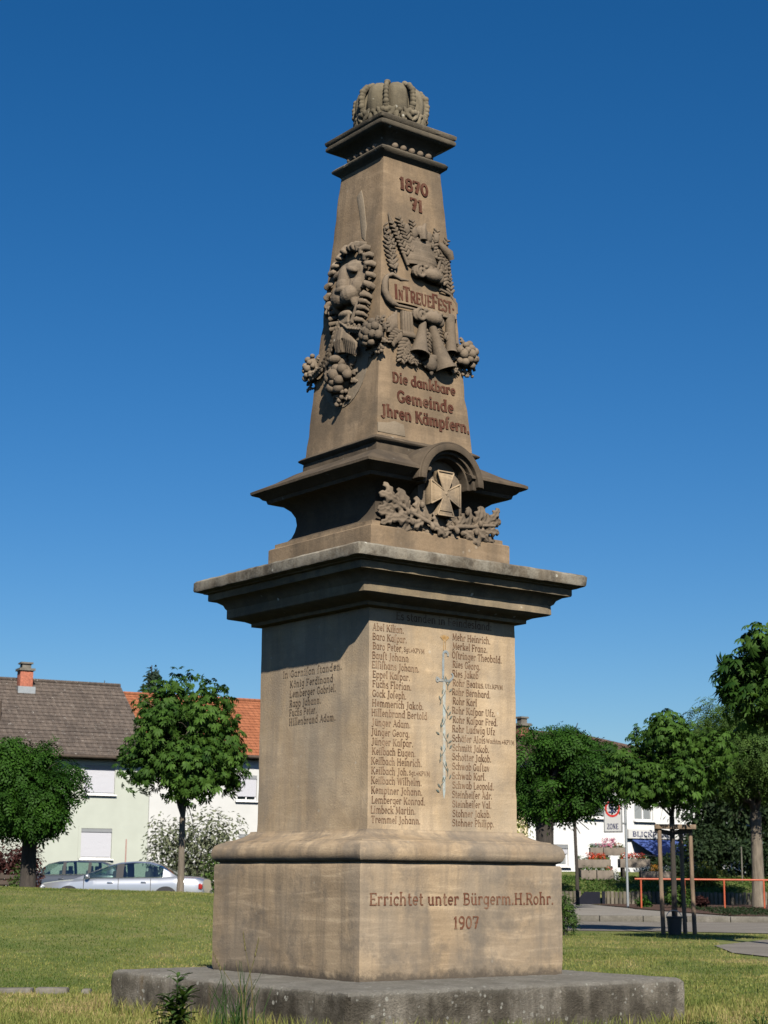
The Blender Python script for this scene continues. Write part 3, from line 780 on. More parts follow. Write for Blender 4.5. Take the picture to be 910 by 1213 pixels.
cornice = block('cornice', [(0.695, 2.885), (0.763, 2.893), (0.765, 2.918), (0.80, 2.935), (0.895, 2.955), (0.902, 2.962), (0.902, 3.028), (0.912, 3.04), (0.925, 3.066), (0.965, 3.09), (1.008, 3.10), (1.012, 3.112), (1.012, 3.152), (1.04, 3.158), (1.045, 3.166), (1.0, 3.19)], M['stone_cornice'], n=34, r=0.012, amp=0.004, chip=0.010)
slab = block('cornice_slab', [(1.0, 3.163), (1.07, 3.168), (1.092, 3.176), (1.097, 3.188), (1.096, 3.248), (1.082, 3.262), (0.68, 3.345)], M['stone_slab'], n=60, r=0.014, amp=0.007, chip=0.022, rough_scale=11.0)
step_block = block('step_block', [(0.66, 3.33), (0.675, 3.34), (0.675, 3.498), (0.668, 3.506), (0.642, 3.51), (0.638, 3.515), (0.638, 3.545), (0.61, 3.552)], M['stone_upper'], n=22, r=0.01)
scotia = block('scotia_block', [(0.612, 3.545), (0.575, 3.565), (0.548, 3.595), (0.526, 3.645), (0.517, 3.70), (0.524, 3.76), (0.55, 3.81), (0.60, 3.85), (0.655, 3.87), (0.69, 3.873), (0.698, 3.90), (0.715, 3.908), (0.735, 3.93), (0.772, 3.943), (0.786, 3.953), (0.786, 3.973), (0.765, 3.985), (0.65, 4.04), (0.53, 4.115), (0.487, 4.135), (0.485, 4.19), (0.512, 4.207), (0.518, 4.22), (0.50, 4.235), (0.474, 4.252)], M['stone_soot_shade'], n=24, r=0.01, amp=0.003, chip=0.006)
def ob_w(z): return 0.472 + (z - 4.263) * (0.295 - 0.472) / (6.60 - 4.263)
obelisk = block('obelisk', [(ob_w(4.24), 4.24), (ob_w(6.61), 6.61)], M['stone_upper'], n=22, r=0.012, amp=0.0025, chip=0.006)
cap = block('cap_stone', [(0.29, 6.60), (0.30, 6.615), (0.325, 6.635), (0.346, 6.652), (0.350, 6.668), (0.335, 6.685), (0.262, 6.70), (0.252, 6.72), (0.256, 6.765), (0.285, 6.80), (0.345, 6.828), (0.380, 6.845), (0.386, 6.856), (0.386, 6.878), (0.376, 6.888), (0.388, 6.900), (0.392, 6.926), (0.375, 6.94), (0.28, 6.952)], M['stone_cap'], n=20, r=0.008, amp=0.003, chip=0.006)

def face(side, w):
    """face(side)(a, z, out): a runs to the right along the face as one looks at it"""
    if side == 'F': return lambda a, z, o: Vector((a, -(w(z) if callable(w) else w) - o, z))
    return lambda a, z, o: Vector((-(w(z) if callable(w) else w) - o, -a, z))
FS, LS = face('F', 0.70), face('L', 0.70)
FP = face('F', 0.933)
FO, LO = face('F', ob_w), face('L', ob_w)

# the two columns of names
LEFT = ['Abel Kilian.', 'Baro Ka\u017fpar.', 'Baro Peter,|Sgt.+KPVM', 'Bau\u017ft Johann', 'El\u017fi\u017fhans Johann.', 'Eppel Ka\u017fpar.', 'Fuchs Florian.', 'Gock Jo\u017feph.', 'Hemmerich Jakob.', 'Hillenbrand Bertold', 'J\u00fcnger Adam.', 'J\u00fcnger Georg.', 'J\u00fcnger Ka\u017fpar.', 'Keilbach Eugen.', 'Keilbach Heinrich.', 'Keilbach Joh.|Sgt.+KPVM', 'Keilbach Wilhelm.', 'Kemptner Johann.', 'Lemberger Konrad.', 'Limbeck Martin.', 'Tremmel Johann.']
RIGHT = ['Mehr Heinrich.', 'Merkel Franz.', '\u00d6\u017ftringer Theobald.', 'Ries Georg.', 'Ries Jakob', 'Rohr Beatus.|Ufz.KPVM', 'Rohr Bernhard.', 'Rohr Karl', 'Rohr Ka\u017fpar Ufz.', 'Rohr Ka\u017fpar Fred.', 'Rohr Ludwig Ufz', 'Sch\u00e4fer Alois|Wachtm.+KPVM', 'Schmitt Jakob.', 'Schotter Jakob.', 'Schwab Gu\u017ftav', 'Schwab Karl.', 'Schwab Leopold.', 'Steinhei\u017fer Adr.', 'Steinhei\u017fer Val.', 'Stohner Jakob.', 'Stohner Philipp.']
def name_lines(lines, x0, ztop, dz, wmax, kx):
    for i, s in enumerate(lines):
        mb = MB(); main, _, rest = s.partition('|')
        z = ztop - i * dz
        wd = text_width(main) * 0.05 / 7 * kx * (1 + RNG.uniform(-.02, .02))
        x = lettering(mb, main, x0 + RNG.uniform(-.004, .004), z, 0.05, FS, width=wd, jitter=0.0014, bold=0.95)
        if rest: lettering(mb, rest, x + 0.006, z + 0.004, 0.033, FS, width=min(text_width(rest) * 0.033 / 7 * 0.95, wmax - (x - x0)), bold=0.9)
        mb.build('inscription_line', M['letter_brown'], shaft)
name_lines(LEFT, -0.672, 2.722, 0.0680, 0.62, 0.90)
name_lines(RIGHT, 0.070, 2.716, 0.0680, 0.615, 0.88)
mb = MB(); lettering(mb, 'Es standen in Feindesland:', -0.46, 2.818, 0.058, FS, width=0.92, bold=1.1); mb.build('inscription_line', M['letter_brown'], shaft)
for s, a, z, w in (('In Garni\u017fon \u017ftanden.', -0.385, 2.466, 0.765), ('K\u00f6nig Ferdinand', -0.29, 2.386, 0.565), ('Lemberger Gabriel.', -0.29, 2.312, 0.60), ('Rapp Johann.', -0.29, 2.240, 0.415), ('Fuchs Peter.', -0.29, 2.172, 0.36), ('Hillenbrand Adam.', -0.29, 2.102, 0.60)):
    mb = MB(); lettering(mb, s, a, z, 0.052, LS, width=w, bold=0.95); mb.build('inscription_line', M['letter_dark'], shaft)
mb = MB(); lettering(mb, 'Errichtet unter B\u00fcrgerm.H.Rohr.', -0.855, 0.803, 0.083, FP, width=1.70, bold=1.05); mb.build('inscription_line', M['letter_red'], pedestal)
mb = MB(); lettering(mb, '1907', -0.118, 0.640, 0.085, FP, width=0.24, bold=1.1); mb.build('inscription_line', M['letter_red'], pedestal)
for s, a, z, c, w in (('Die dankbare', -0.305, 4.70, 0.080, 0.63), ('Gemeinde', -0.268, 4.548, 0.092, 0.565), ('Jhren K\u00e4mpfern.', -0.425, 4.408, 0.092, 0.875)):
    mb = MB(); lettering(mb, s, a, z, c, FO, width=w, depth=0.007, bold=1.4); mb.build('inscription_line', M['letter_deep'], obelisk)
for s, a, z, w in (('1870', -0.15, 6.362, 0.30), ('71', -0.045, 6.205, 0.13)):
    mb = MB(); lettering(mb, s, a, z, 0.105, FO, width=w, depth=0.010, bold=1.5); mb.build('inscription_line', M['letter_deep'], obelisk)

# painted sword with laurel between the columns
def flat(pts, o, fn=FS): return [fn(a, z, o) for a, z in pts]
mb = MB()
mb.add(flat([(-0.021, 2.415), (-0.021, 1.60), (-0.009, 1.545), (0.004, 1.60), (0.007, 2.415)], 0.003), [(4, 3, 2, 1, 0)]); mb.build('sword_blade', M['paint_blue'], shaft)
mb = MB()
for pts, w in (([(-0.016, 2.60), (-0.018, 2.42)], 0.02), (E_(0.006, 2.598, 0.024, 0.026, 180, -20, 8), 0.018), ([(-0.075, 2.425), (-0.05, 2.408), (0.045, 2.408), (0.068, 2.43)], 0.018), (E_(0.062, 2.445, 0.014, 0.02, -80, 110, 6), 0.012), (E_(-0.072, 2.412, 0.012, 0.016, 90, 330, 6), 0.012)):
    vs, fs = ribbon(pts, w, 0); mb.add([FS(x, z, 0.0042 + 0.0003 * len(mb.v) / 20) for x, z, _ in vs], fs)
mb.build('sword_hilt', M['paint_steel'], shaft)
mb = MB()
for pts, w in (([(-0.012, 2.63), (-0.012, 2.70)], 0.008), ([(0.006, 2.63), (0.006, 2.70)], 0.008), ([(-0.04, 2.735), (-0.003, 2.705), (0.034, 2.735)], 0.02), ([(-0.022, 2.73), (0.016, 2.73)], 0.03)):
    vs, fs = ribbon(pts, w, 0); mb.add([FS(x, z, 0.003 + 0.0003 * len(mb.v) / 8) for x, z, _ in vs], fs)
mb.build('sword_tassel', M['paint_gold'], shaft)
mb = MB(); zz = 2.38; sgn = 1; q = 0
while zz > 1.62:
    vs, fs = ribbon([(-0.007 - sgn * 0.012, zz + 0.06), (-0.007 + sgn * 0.004, zz + 0.03), (-0.007 + sgn * 0.03, zz), (-0.007 + sgn * 0.032, zz - 0.035)], 0.005, 0)
    mb.add([FS(x, z, 0.0052) for x, z, _ in vs], fs)
    for j in range(3):
        a, z = -0.007 + sgn * (0.024 + 0.010 * j), zz + 0.03 - 0.04 * j + RNG.uniform(-.008, .008)
        ang = R(60 + 40 * RNG.uniform(-1, 1)) * (1 if j % 2 else 1.2); L = 0.044; W = 0.0075
        d = Vector((sgn * math.cos(ang), math.sin(ang))); nn = Vector((-d.y, d.x))
        P = [Vector((a, z)), Vector((a, z)) + d * L * .5 + nn * W, Vector((a, z)) + d * L, Vector((a, z)) + d * L * .5 - nn * W]
        mb.add([FS(p.x, p.y, 0.0058 + 0.0004 * (q % 3)) for p in P], [(0, 1, 2, 3) if sgn < 0 else (0, 3, 2, 1)]); q += 1
    zz -= 0.105; sgn = -sgn
mb.build('laurel_twig', M['paint_laurel'], shaft)

mb = MB()
for pts, fn in (([(-0.03, 6.36), (0.03, 6.40), (0.075, 6.28), (0.135, 6.05), (0.13, 5.93), (0.085, 5.97), (0.03, 6.18)], LO), ([(-0.464, 4.275), (-0.20, 4.275), (-0.21, 4.37), (-0.30, 4.385), (-0.36, 4.362), (-0.458, 4.35)], FO)):
    mb.prism(pts, -0.01, 0.0045, lambda a, b, d, fn=fn: fn(a, b, d))
mb.build('repair_patch', M['stone_light'], obelisk, bevel=0.003)
# pearls under the cap
for side in 'FL':
    fn = face(side, 0.262)
    for i in range(5):
        mb = MB(); mb.ball(fn(-0.172 + 0.086 * i, 6.728, 0.022), 0.0275, nu=14, nv=10); mb.build('pearl', M['stone_relief'], cap, smooth=60)

# arched hood over the iron cross, on the front of the scotia
def arch(mb, r0, r1, y0, y1, zc, a0=0, a1=180, n=22, leg=0.0):
    P = [(r0 * math.cos(R(a0 + (a1 - a0) * i / n)), zc + r0 * math.sin(R(a0 + (a1 - a0) * i / n))) for i in range(n + 1)]
    Q = [(r1 * math.cos(R(a0 + (a1 - a0) * i / n)), zc + r1 * math.sin(R(a0 + (a1 - a0) * i / n))) for i in range(n + 1)]
    if leg: P = [(r0, zc - leg)] + P + [(-r0, zc - leg)]; Q = [(r1, zc - leg)] + Q + [(-r1, zc - leg)]
    n = len(P) - 1
    vs = [(x, y0, z) for x, z in P] + [(x, y0, z) for x, z in Q] + [(x, y1, z) for x, z in P] + [(x, y1, z) for x, z in Q]
    m = n + 1; fs = []
    for i in range(n):
        fs += [(i, i + 1, m + i + 1, m + i), (2 * m + i, 3 * m + i, 3 * m + i + 1, 2 * m + i + 1), (m + i, m + i + 1, 3 * m + i + 1, 3 * m + i), (i, 2 * m + i, 2 * m + i + 1, i + 1)]
    fs += [(0, m, 3 * m, 2 * m), (n, 2 * m + n, 3 * m + n, m + n)]
    mb.add(vs, fs)
mb = MB(); arch(mb, 0.25, 0.302, -0.802, -0.45, 3.885, leg=0.0); arch(mb, 0.225, 0.262, -0.765, -0.45, 3.885, leg=0.02); arch(mb, 0.200, 0.232, -0.728, -0.45, 3.885, leg=0.02)
arch(mb, 0.300, 0.318, -0.789, -0.45, 3.885)
mb.build('arch_hood', M['stone_soot_shade'], mem, smooth=35, bevel=0.008)
mb = MB()
pts = [(-0.21, 3.53), (0.21, 3.53), (0.21, 3.885)] + [(0.21 * math.cos(R(a)), 3.885 + 0.21 * math.sin(R(a))) for a in range(15, 180, 15)] + [(-0.21, 3.885)]
mb.prism(pts, -0.645, -0.48, lambda a, b, d: (a, d, b)); mb.build('arch_panel', M['stone_relief'], mem)
cm = MB(); cm.prism([(x * 1.02, z) for x, z in pts], -1.2, -0.60, lambda a, b, d: (a, d, b)); cutter = cm.build('cutter', None, mem)
bo = scotia.modifiers.new('niche', 'BOOLEAN'); bo.object = cutter; bo.operation = 'DIFFERENCE'; bo.solver = 'EXACT'
cut_me = bpy.data.meshes.new_from_object(scotia.evaluated_get(bpy.context.evaluated_depsgraph_get()))
scotia.modifiers.clear(); scotia.data = cut_me; bpy.data.objects.remove(cutter)
# iron cross with raised rim
def pattee(s, w0, w1):
    q = [(w0, w0), (w1, s), (-w1, s), (-w0, w0)]; out = []
    for k_ in range(4):
        for x, z in q[:]:
            for _ in range(k_): x, z = -z, x
            out.append((x, z))
    o2 = []
    for p in out:
        if not o2 or (abs(p[0] - o2[-1][0]) + abs(p[1] - o2[-1][1])) > 1e-6: o2.append(p)
    if abs(o2[0][0] - o2[-1][0]) + abs(o2[0][1] - o2[-1][1]) < 1e-6: o2.pop()
    return o2
CZ = 3.815
mb = MB(); mb.prism([(x * 0.86, z * 1.02 + CZ) for x, z in pattee(0.168, 0.026, 0.092)], -0.712, -0.64, lambda a, b, d: (a, d, b))
mb.prism([(x * .86, z + CZ) for x, z in pattee(0.135, 0.018, 0.068)], -0.719, -0.66, lambda a, b, d: (a, d, b))
P = pattee(0.165, 0.026, 0.090)
for a, b in zip(P, P[1:] + P[:1]): mb.tube([(a[0] * 0.86, -0.715, a[1] * 1.02 + CZ), (b[0] * 0.86, -0.715, b[1] * 1.02 + CZ)], 0.008, 6)
mb.ball((0, -0.715, CZ), (0.014, 0.012, 0.014))
mb.build('iron_cross', M['stone_pedestal'], mem, bevel=0.003)

def oak_leaf(mb, base, ang, L, W, fn, out, curl=0.5, lobes=3):
    """lobed relief leaf: ang in the face plane, arching away from the wall"""
    d = Vector((math.cos(ang), math.sin(ang))); nn = Vector((-d.y, d.x)); n = 14
    rows = []
    for i in range(n + 1):
        t = i / n
        w = W * math.sin(math.pi * min(1, t * 0.93 + 0.07)) ** 0.6 * (0.74 + 0.28 * math.cos(2 * math.pi * lobes * t + 2.6))
        o = out + curl * W * math.sin(math.pi * t) * 0.9 - 0.3 * curl * L * t * t * 0.4
        p = Vector(base) + d * L * t
        rows.append([(p + nn * w, o - 0.35 * w), (p + nn * w * 0.5, o + 0.06 * w), (p, o - 0.12 * w), (p - nn * w * 0.5, o + 0.06 * w), (p - nn * w, o - 0.35 * w)])
    vs = [fn(p.x, p.y, o) for r_ in rows for p, o in r_]; m = len(vs)
    vs += [fn(p.x, p.y, o - 0.016) for r_ in rows for p, o in r_]
    fs = []
    for i in range(n):
        for k_ in range(4):
            q = i * 5 + k_
            fs += [(q, q + 1, q + 6, q + 5), (m + q, m + q + 5, m + q + 6, m + q + 1)]
        fs += [(i * 5, i * 5 + 5, m + i * 5 + 5, m + i * 5), (i * 5 + 4, m + i * 5 + 4, m + i * 5 + 9, i * 5 + 9)]
    fs += [(0, m, m + 1, 1), (1, m + 1, m + 2, 2), (2, m + 2, m + 3, 3), (3, m + 3, m + 4, 4)]
    q = n * 5
    fs += [(q + k_, q + k_ + 1, m + q + k_ + 1, m + q + k_) for k_ in range(4)]
    mb.add(vs, fs)
FX = face('F', 0.585)
for sg in (-1, 1):
    mb = MB()
    stem = [(sg * x, z) for x, z in ((0.05, 3.56), (0.16, 3.585), (0.28, 3.625 if sg < 0 else 3.60), (0.40, 3.675 if sg < 0 else 3.625), (0.52, 3.72 if sg < 0 else 3.64))]
    mb.tube([FX(x, z, 0.10) for x, z in stem], [0.018, 0.016, 0.014, 0.011, 0.007], 8)
    leaves = [(0.10, 3.59, 205, .16), (0.14, 3.60, 60, .15), (0.18, 3.61, -35, .17), (0.24, 3.64, 95, .16), (0.28, 3.66, -25, .20), (0.33, 3.69, 80, .17), (0.36, 3.71, 5, .19), (0.41, 3.75, 100, .13), (0.43, 3.77, 20, .17), (0.47, 3.80, 60, .14), (0.30, 3.60, -12, .19), (0.20, 3.575, -20, .16), (0.42, 3.64, 0, .16), (0.06, 3.57, 100, .11)]
    for x, z, a, L in leaves:
        z = 3.55 + (z - 3.55) * (.66 if sg < 0 else .50); a = a * (.9 if a < 120 else 1)
        ang = R(a + RNG.uniform(-8, 8)); ang = ang if sg > 0 else math.pi - ang
        oak_leaf(mb, (sg * x, z), ang, L * 1.05, L * 0.30, FX, 0.075 + RNG.uniform(0, 0.03), 0.5)
        a2 = ang + R(RNG.uniform(25, 50)) * (1 if RNG.random() > .5 else -1)
        if z < 3.76: oak_leaf(mb, (sg * (x + .02), z - .02), a2, L * 0.9, L * 0.27, FX, 0.05 + RNG.uniform(0, 0.03), 0.6)
    for x, z in ((0.22, 3.70), (0.35, 3.63), (0.12, 3.545), (0.31, 3.56)):
        mb.ball(FX(sg * x, z, 0.12), (0.02, 0.02, 0.027))
    mb.build('oak_branch', M['stone_relief'], mem, remesh=0.005)

# ---- carved reliefs of the obelisk
def eb(mb, fn, a, z, o, ra, ro, rz, rot=0.0, side='F', nu=14, nv=10):
    """ellipsoid lying on a face: ra along the face, ro out of it, rz up; rot turns it in the face plane"""
    c = fn(a, z, o)
    if side == 'F': Rm = Matrix.Rotation(-rot, 3, 'Y'); mb.ball(c, (ra, ro, rz), nu=nu, nv=nv, Rm=Rm)
    else:
        Rm = Matrix.Rotation(rot, 3, 'X') if False else Matrix.Rotation(-rot, 3, 'X'); mb.ball(c, (ro, ra, rz), nu=nu, nv=nv, Rm=Rm)

def lion():
    LO = lambda a, z, o: face('L', ob_w)(a, z, o * 0.85)
    mb = MB(); B = lambda a, z, o, ra, ro, rz, rot=0: eb(mb, LO, a, z, o, ra, ro, rz, rot, 'L')
    ca, cz = 0.045, 5.555
    B(ca, cz - 0.01, 0.02, 0.185, 0.095, 0.235)                               # skull
    B(ca, cz + 0.095, 0.08, 0.148, 0.070, 0.095)                              # forehead
    for sg in (-1, 1):
        B(ca + sg * 0.092, cz + 0.098, 0.130, 0.066, 0.034, 0.028, R(-sg * 24))   # brow
        B(ca + sg * 0.132, cz - 0.045, 0.085, 0.050, 0.05, 0.070)             # cheek
        B(ca + sg * 0.098, cz + 0.048, 0.095, 0.026, 0.022, 0.016)            # eyeball
        B(ca + sg * 0.062, cz - 0.105, 0.110, 0.098, 0.070, 0.076, R(sg * 14))   # muzzle
        B(ca + sg * 0.12, cz - 0.165, 0.085, 0.030, 0.045, 0.055)             # corner of the mouth
    B(ca, cz + 0.035, 0.125, 0.056, 0.062, 0.125); B(ca, cz - 0.02, 0.15, 0.06, 0.05, 0.07)                             # bridge of the nose
    B(ca, cz - 0.058, 0.165, 0.070, 0.036, 0.034)                             # nose
    B(ca, cz - 0.250, 0.085, 0.080, 0.05, 0.036)                              # lower jaw
    for i in range(7): mb.tube([LO(ca - .06 + .02 * i, cz - .26, .10), LO(ca - .05 + .017 * i, cz - .32, .10), LO(ca - .02 + .008 * i, cz - .37, .07)], [.012, .015, .007], 6)
    mb.tube([LO(ca + 0.15, cz - 0.15, .07), LO(ca + 0.15, cz - 0.24, .075), LO(ca + 0.10, cz - 0.33, .075), LO(ca - 0.02, cz - 0.385, .07)], [.026, .036, .034, .018], 8)
    n = 19                                                                    # mane: a standing collar of scalloped curls round a hollow
    for k_ in range(n):
        t = R(-42 + 264 * k_ / (n - 1) + RNG.uniform(-3.5, 3.5)); c, s = math.cos(t), math.sin(t)
        a, z = ca - .045 + 0.268 * c, cz + 0.015 + 0.325 * s
        d = Vector((c, s)); e = Vector((-s, c)) * .012
        w_ = RNG.uniform(.85, 1.15); mb.tube([LO(a + d.x * .034, z + d.y * .034, .0), LO(a + d.x * .030 + e.x, z + d.y * .030 + e.y, .04 * w_), LO(a + e.x * 2, z + e.y * 2, .07 * w_), LO(a - d.x * .020, z - d.y * .020, .062 * w_), LO(a - d.x * .030 - e.x, z - d.y * .030 - e.y, .04)], [.026 * w_, .029 * w_, .027, .021 * w_, .010], 9)
    for k_ in range(5):
        for sg in (-1, 1):
            z = cz - 0.14 - 0.048 * k_; a = ca + sg * (0.215 - 0.012 * k_)
            mb.tube([LO(a - sg * .045, z + .010, .06), LO(a, z, .105), LO(a + sg * .035, z - .010, .07), LO(a + sg * .045, z - .03, .02)], [.015, .022, .019, .010], 8)
    return mb.build('lion_head', M['stone_relief'], mem, remesh=0.005)
lion()
mb = MB(); pts = [(0.0 + 0.30 * math.cos(R(a)), 4.93 + 0.365 * math.sin(R(a))) for a in range(0, 360, 12)]
mb.prism(pts, -0.02, 0.006, lambda a, b, d: LO(a, b, d)); mb.build('medallion', M['stone_light'], mem)

def fruit_bunch(fn, side, a, z, r, n, o, seed, drop=1.0):
    """fruits packed over a dome, with leaves showing behind them"""
    rg = np.random.default_rng(seed); mb = MB()
    eb(mb, fn, a, z, o, r * .75, r * .55, r * drop * .75, 0, side)
    for i in range(n):
        q = math.sqrt((i + .4) / n); t = i * 2.39996 + rg.uniform(-.2, .2); s = r * rg.uniform(.27, .36) * (1 - .18 * q)
        aa, zz_ = a + r * .86 * q * math.cos(t), z + r * .86 * drop * q * math.sin(t)
        eb(mb, fn, aa, zz_, o + r * .62 * math.sqrt(max(0, 1 - q * q * .9)), s, s, s * rg.uniform(1.0, 1.18), t, side, 14, 10)
        if i % 4 == 1: eb(mb, fn, aa, zz_, o + r * .62 * math.sqrt(max(0, 1 - q * q * .9)) + s * .93, s * .22, s * .2, s * .22, 0, side, 8, 6)
    for i in range(11):
        t = 2 * math.pi * i / 11 + rg.uniform(-.25, .25)
        oak_leaf(mb, (a + r * 0.62 * math.cos(t), z + r * drop * 0.62 * math.sin(t)), t + rg.uniform(-.4, .4), r * 0.72, r * 0.20, fn, o * .6, 0.5)
    for i in range(9): eb(mb, fn, a + rg.uniform(-.7, .7) * r, z - r * drop * rg.uniform(.95, 1.25), o * .5, r * .12, r * .12, r * .13, 0, side, 8, 6)
    return mb
fruit_bunch(LO, 'L', 0.395, 5.06, 0.125, 15, 0.035, 3).build('fruit_bunch', M['stone_relief'], mem, smooth=60)
fruit_bunch(FO, 'F', 0.425, 5.05, 0.115, 14, 0.02, 5, 1.15).build('fruit_bunch', M['stone_relief'], mem, smooth=60)
fruit_bunch(LO, 'L', -0.455, 4.98, 0.085, 13, 0.015, 8, 1.7).build('fruit_bunch', M['stone_relief'], mem, smooth=60)
mb = fruit_bunch(LO, 'L', 0.0, 4.80, 0.145, 15, 0.03, 13, 1.05)
for i in range(22):
    t = i / 22; aa = RNG.uniform(-1, 1) * 0.11 * (1 - t); zz_ = 4.70 - 0.13 * t
    eb(mb, LO, aa, zz_, 0.035 + RNG.uniform(0, .03), .017, .02, .02, 0, 'L', 10, 7)
mb.build('fruit_bunch', M['stone_relief'], mem, smooth=60)
# festoon hung from the lion's mouth
mb = MB()
for path, r_ in (([(-0.02, 5.24, .08), (-0.06, 5.14, .085), (-0.14, 5.02, .07), (-0.25, 4.93, .06), (-0.37, 4.90, .045), (-0.46, 4.93, .03)], .026), ([(0.02, 5.24, .07), (0.12, 5.17, .075), (0.25, 5.13, .07), (0.36, 5.10, .06)], .022)):
    mb.tube([LO(*q) for q in path], [r_ * 1.1] * (len(path) - 1) + [r_ * .7], 10)
    for (a, b) in zip(path, path[1:]):
        A_, B_ = Vector(a), Vector(b); L_ = (B_ - A_).length; m_ = max(2, int(L_ / .030)); t = math.atan2(B_.y - A_.y, B_.x - A_.x)
        for i in range(m_):
            p = A_.lerp(B_, i / m_)
            for sg in (-1, 0, 1):
                la = t + sg * R(42); eb(mb, LO, p.x + math.cos(la + R(90) * sg) * r_ * .9 * abs(sg), p.y + math.sin(la + R(90) * sg) * r_ * .9 * abs(sg), p.z + r_ * (.9 if sg == 0 else .35), .026, .013, .011, la, 'L', 8, 6)
            if i % 2 == 0: eb(mb, LO, p.x + RNG.uniform(-.01, .01), p.y + .035, p.z + .01, .012, .014, .012, 0, 'L', 8, 6)
mb.build('festoon', M['stone_relief'], mem, smooth=60)
mb = MB()
mb.tube([LO(0.02, 5.20, .08), LO(0.022, 5.10, .085), LO(0.025, 4.99, .07)], [.028, .042, .036], 12)
for i in range(5): mb.tube([LO(-.012 + .016 * i, 5.18, .105), LO(-.02 + .02 * i, 5.09, .118), LO(-.01 + .016 * i, 5.0, .098)], [.006, .009, .006], 6)
mb.ball(LO(0.01, 4.93, .12), (.05, .06, .04)); mb.tube([LO(-0.16, 4.86, .07), LO(-0.12, 4.92, .09), LO(-0.05, 4.94, .10), LO(0.0, 4.90, .10)], [.02, .028, .03, .02], 8)
for i in range(7):
    a = 0.07 + 0.022 * i
    mb.tube([LO(0.05, 5.20 - .004 * i, .08), LO(a + .01, 5.10 - .012 * i, .095 - .004 * i), LO(a - .005 + .01 * i * .3, 4.99 - .010 * i, .06)], [.010, .015, .009], 7)
mb.build('hanging_drapery', M['stone_relief'], mem, remesh=0.005)

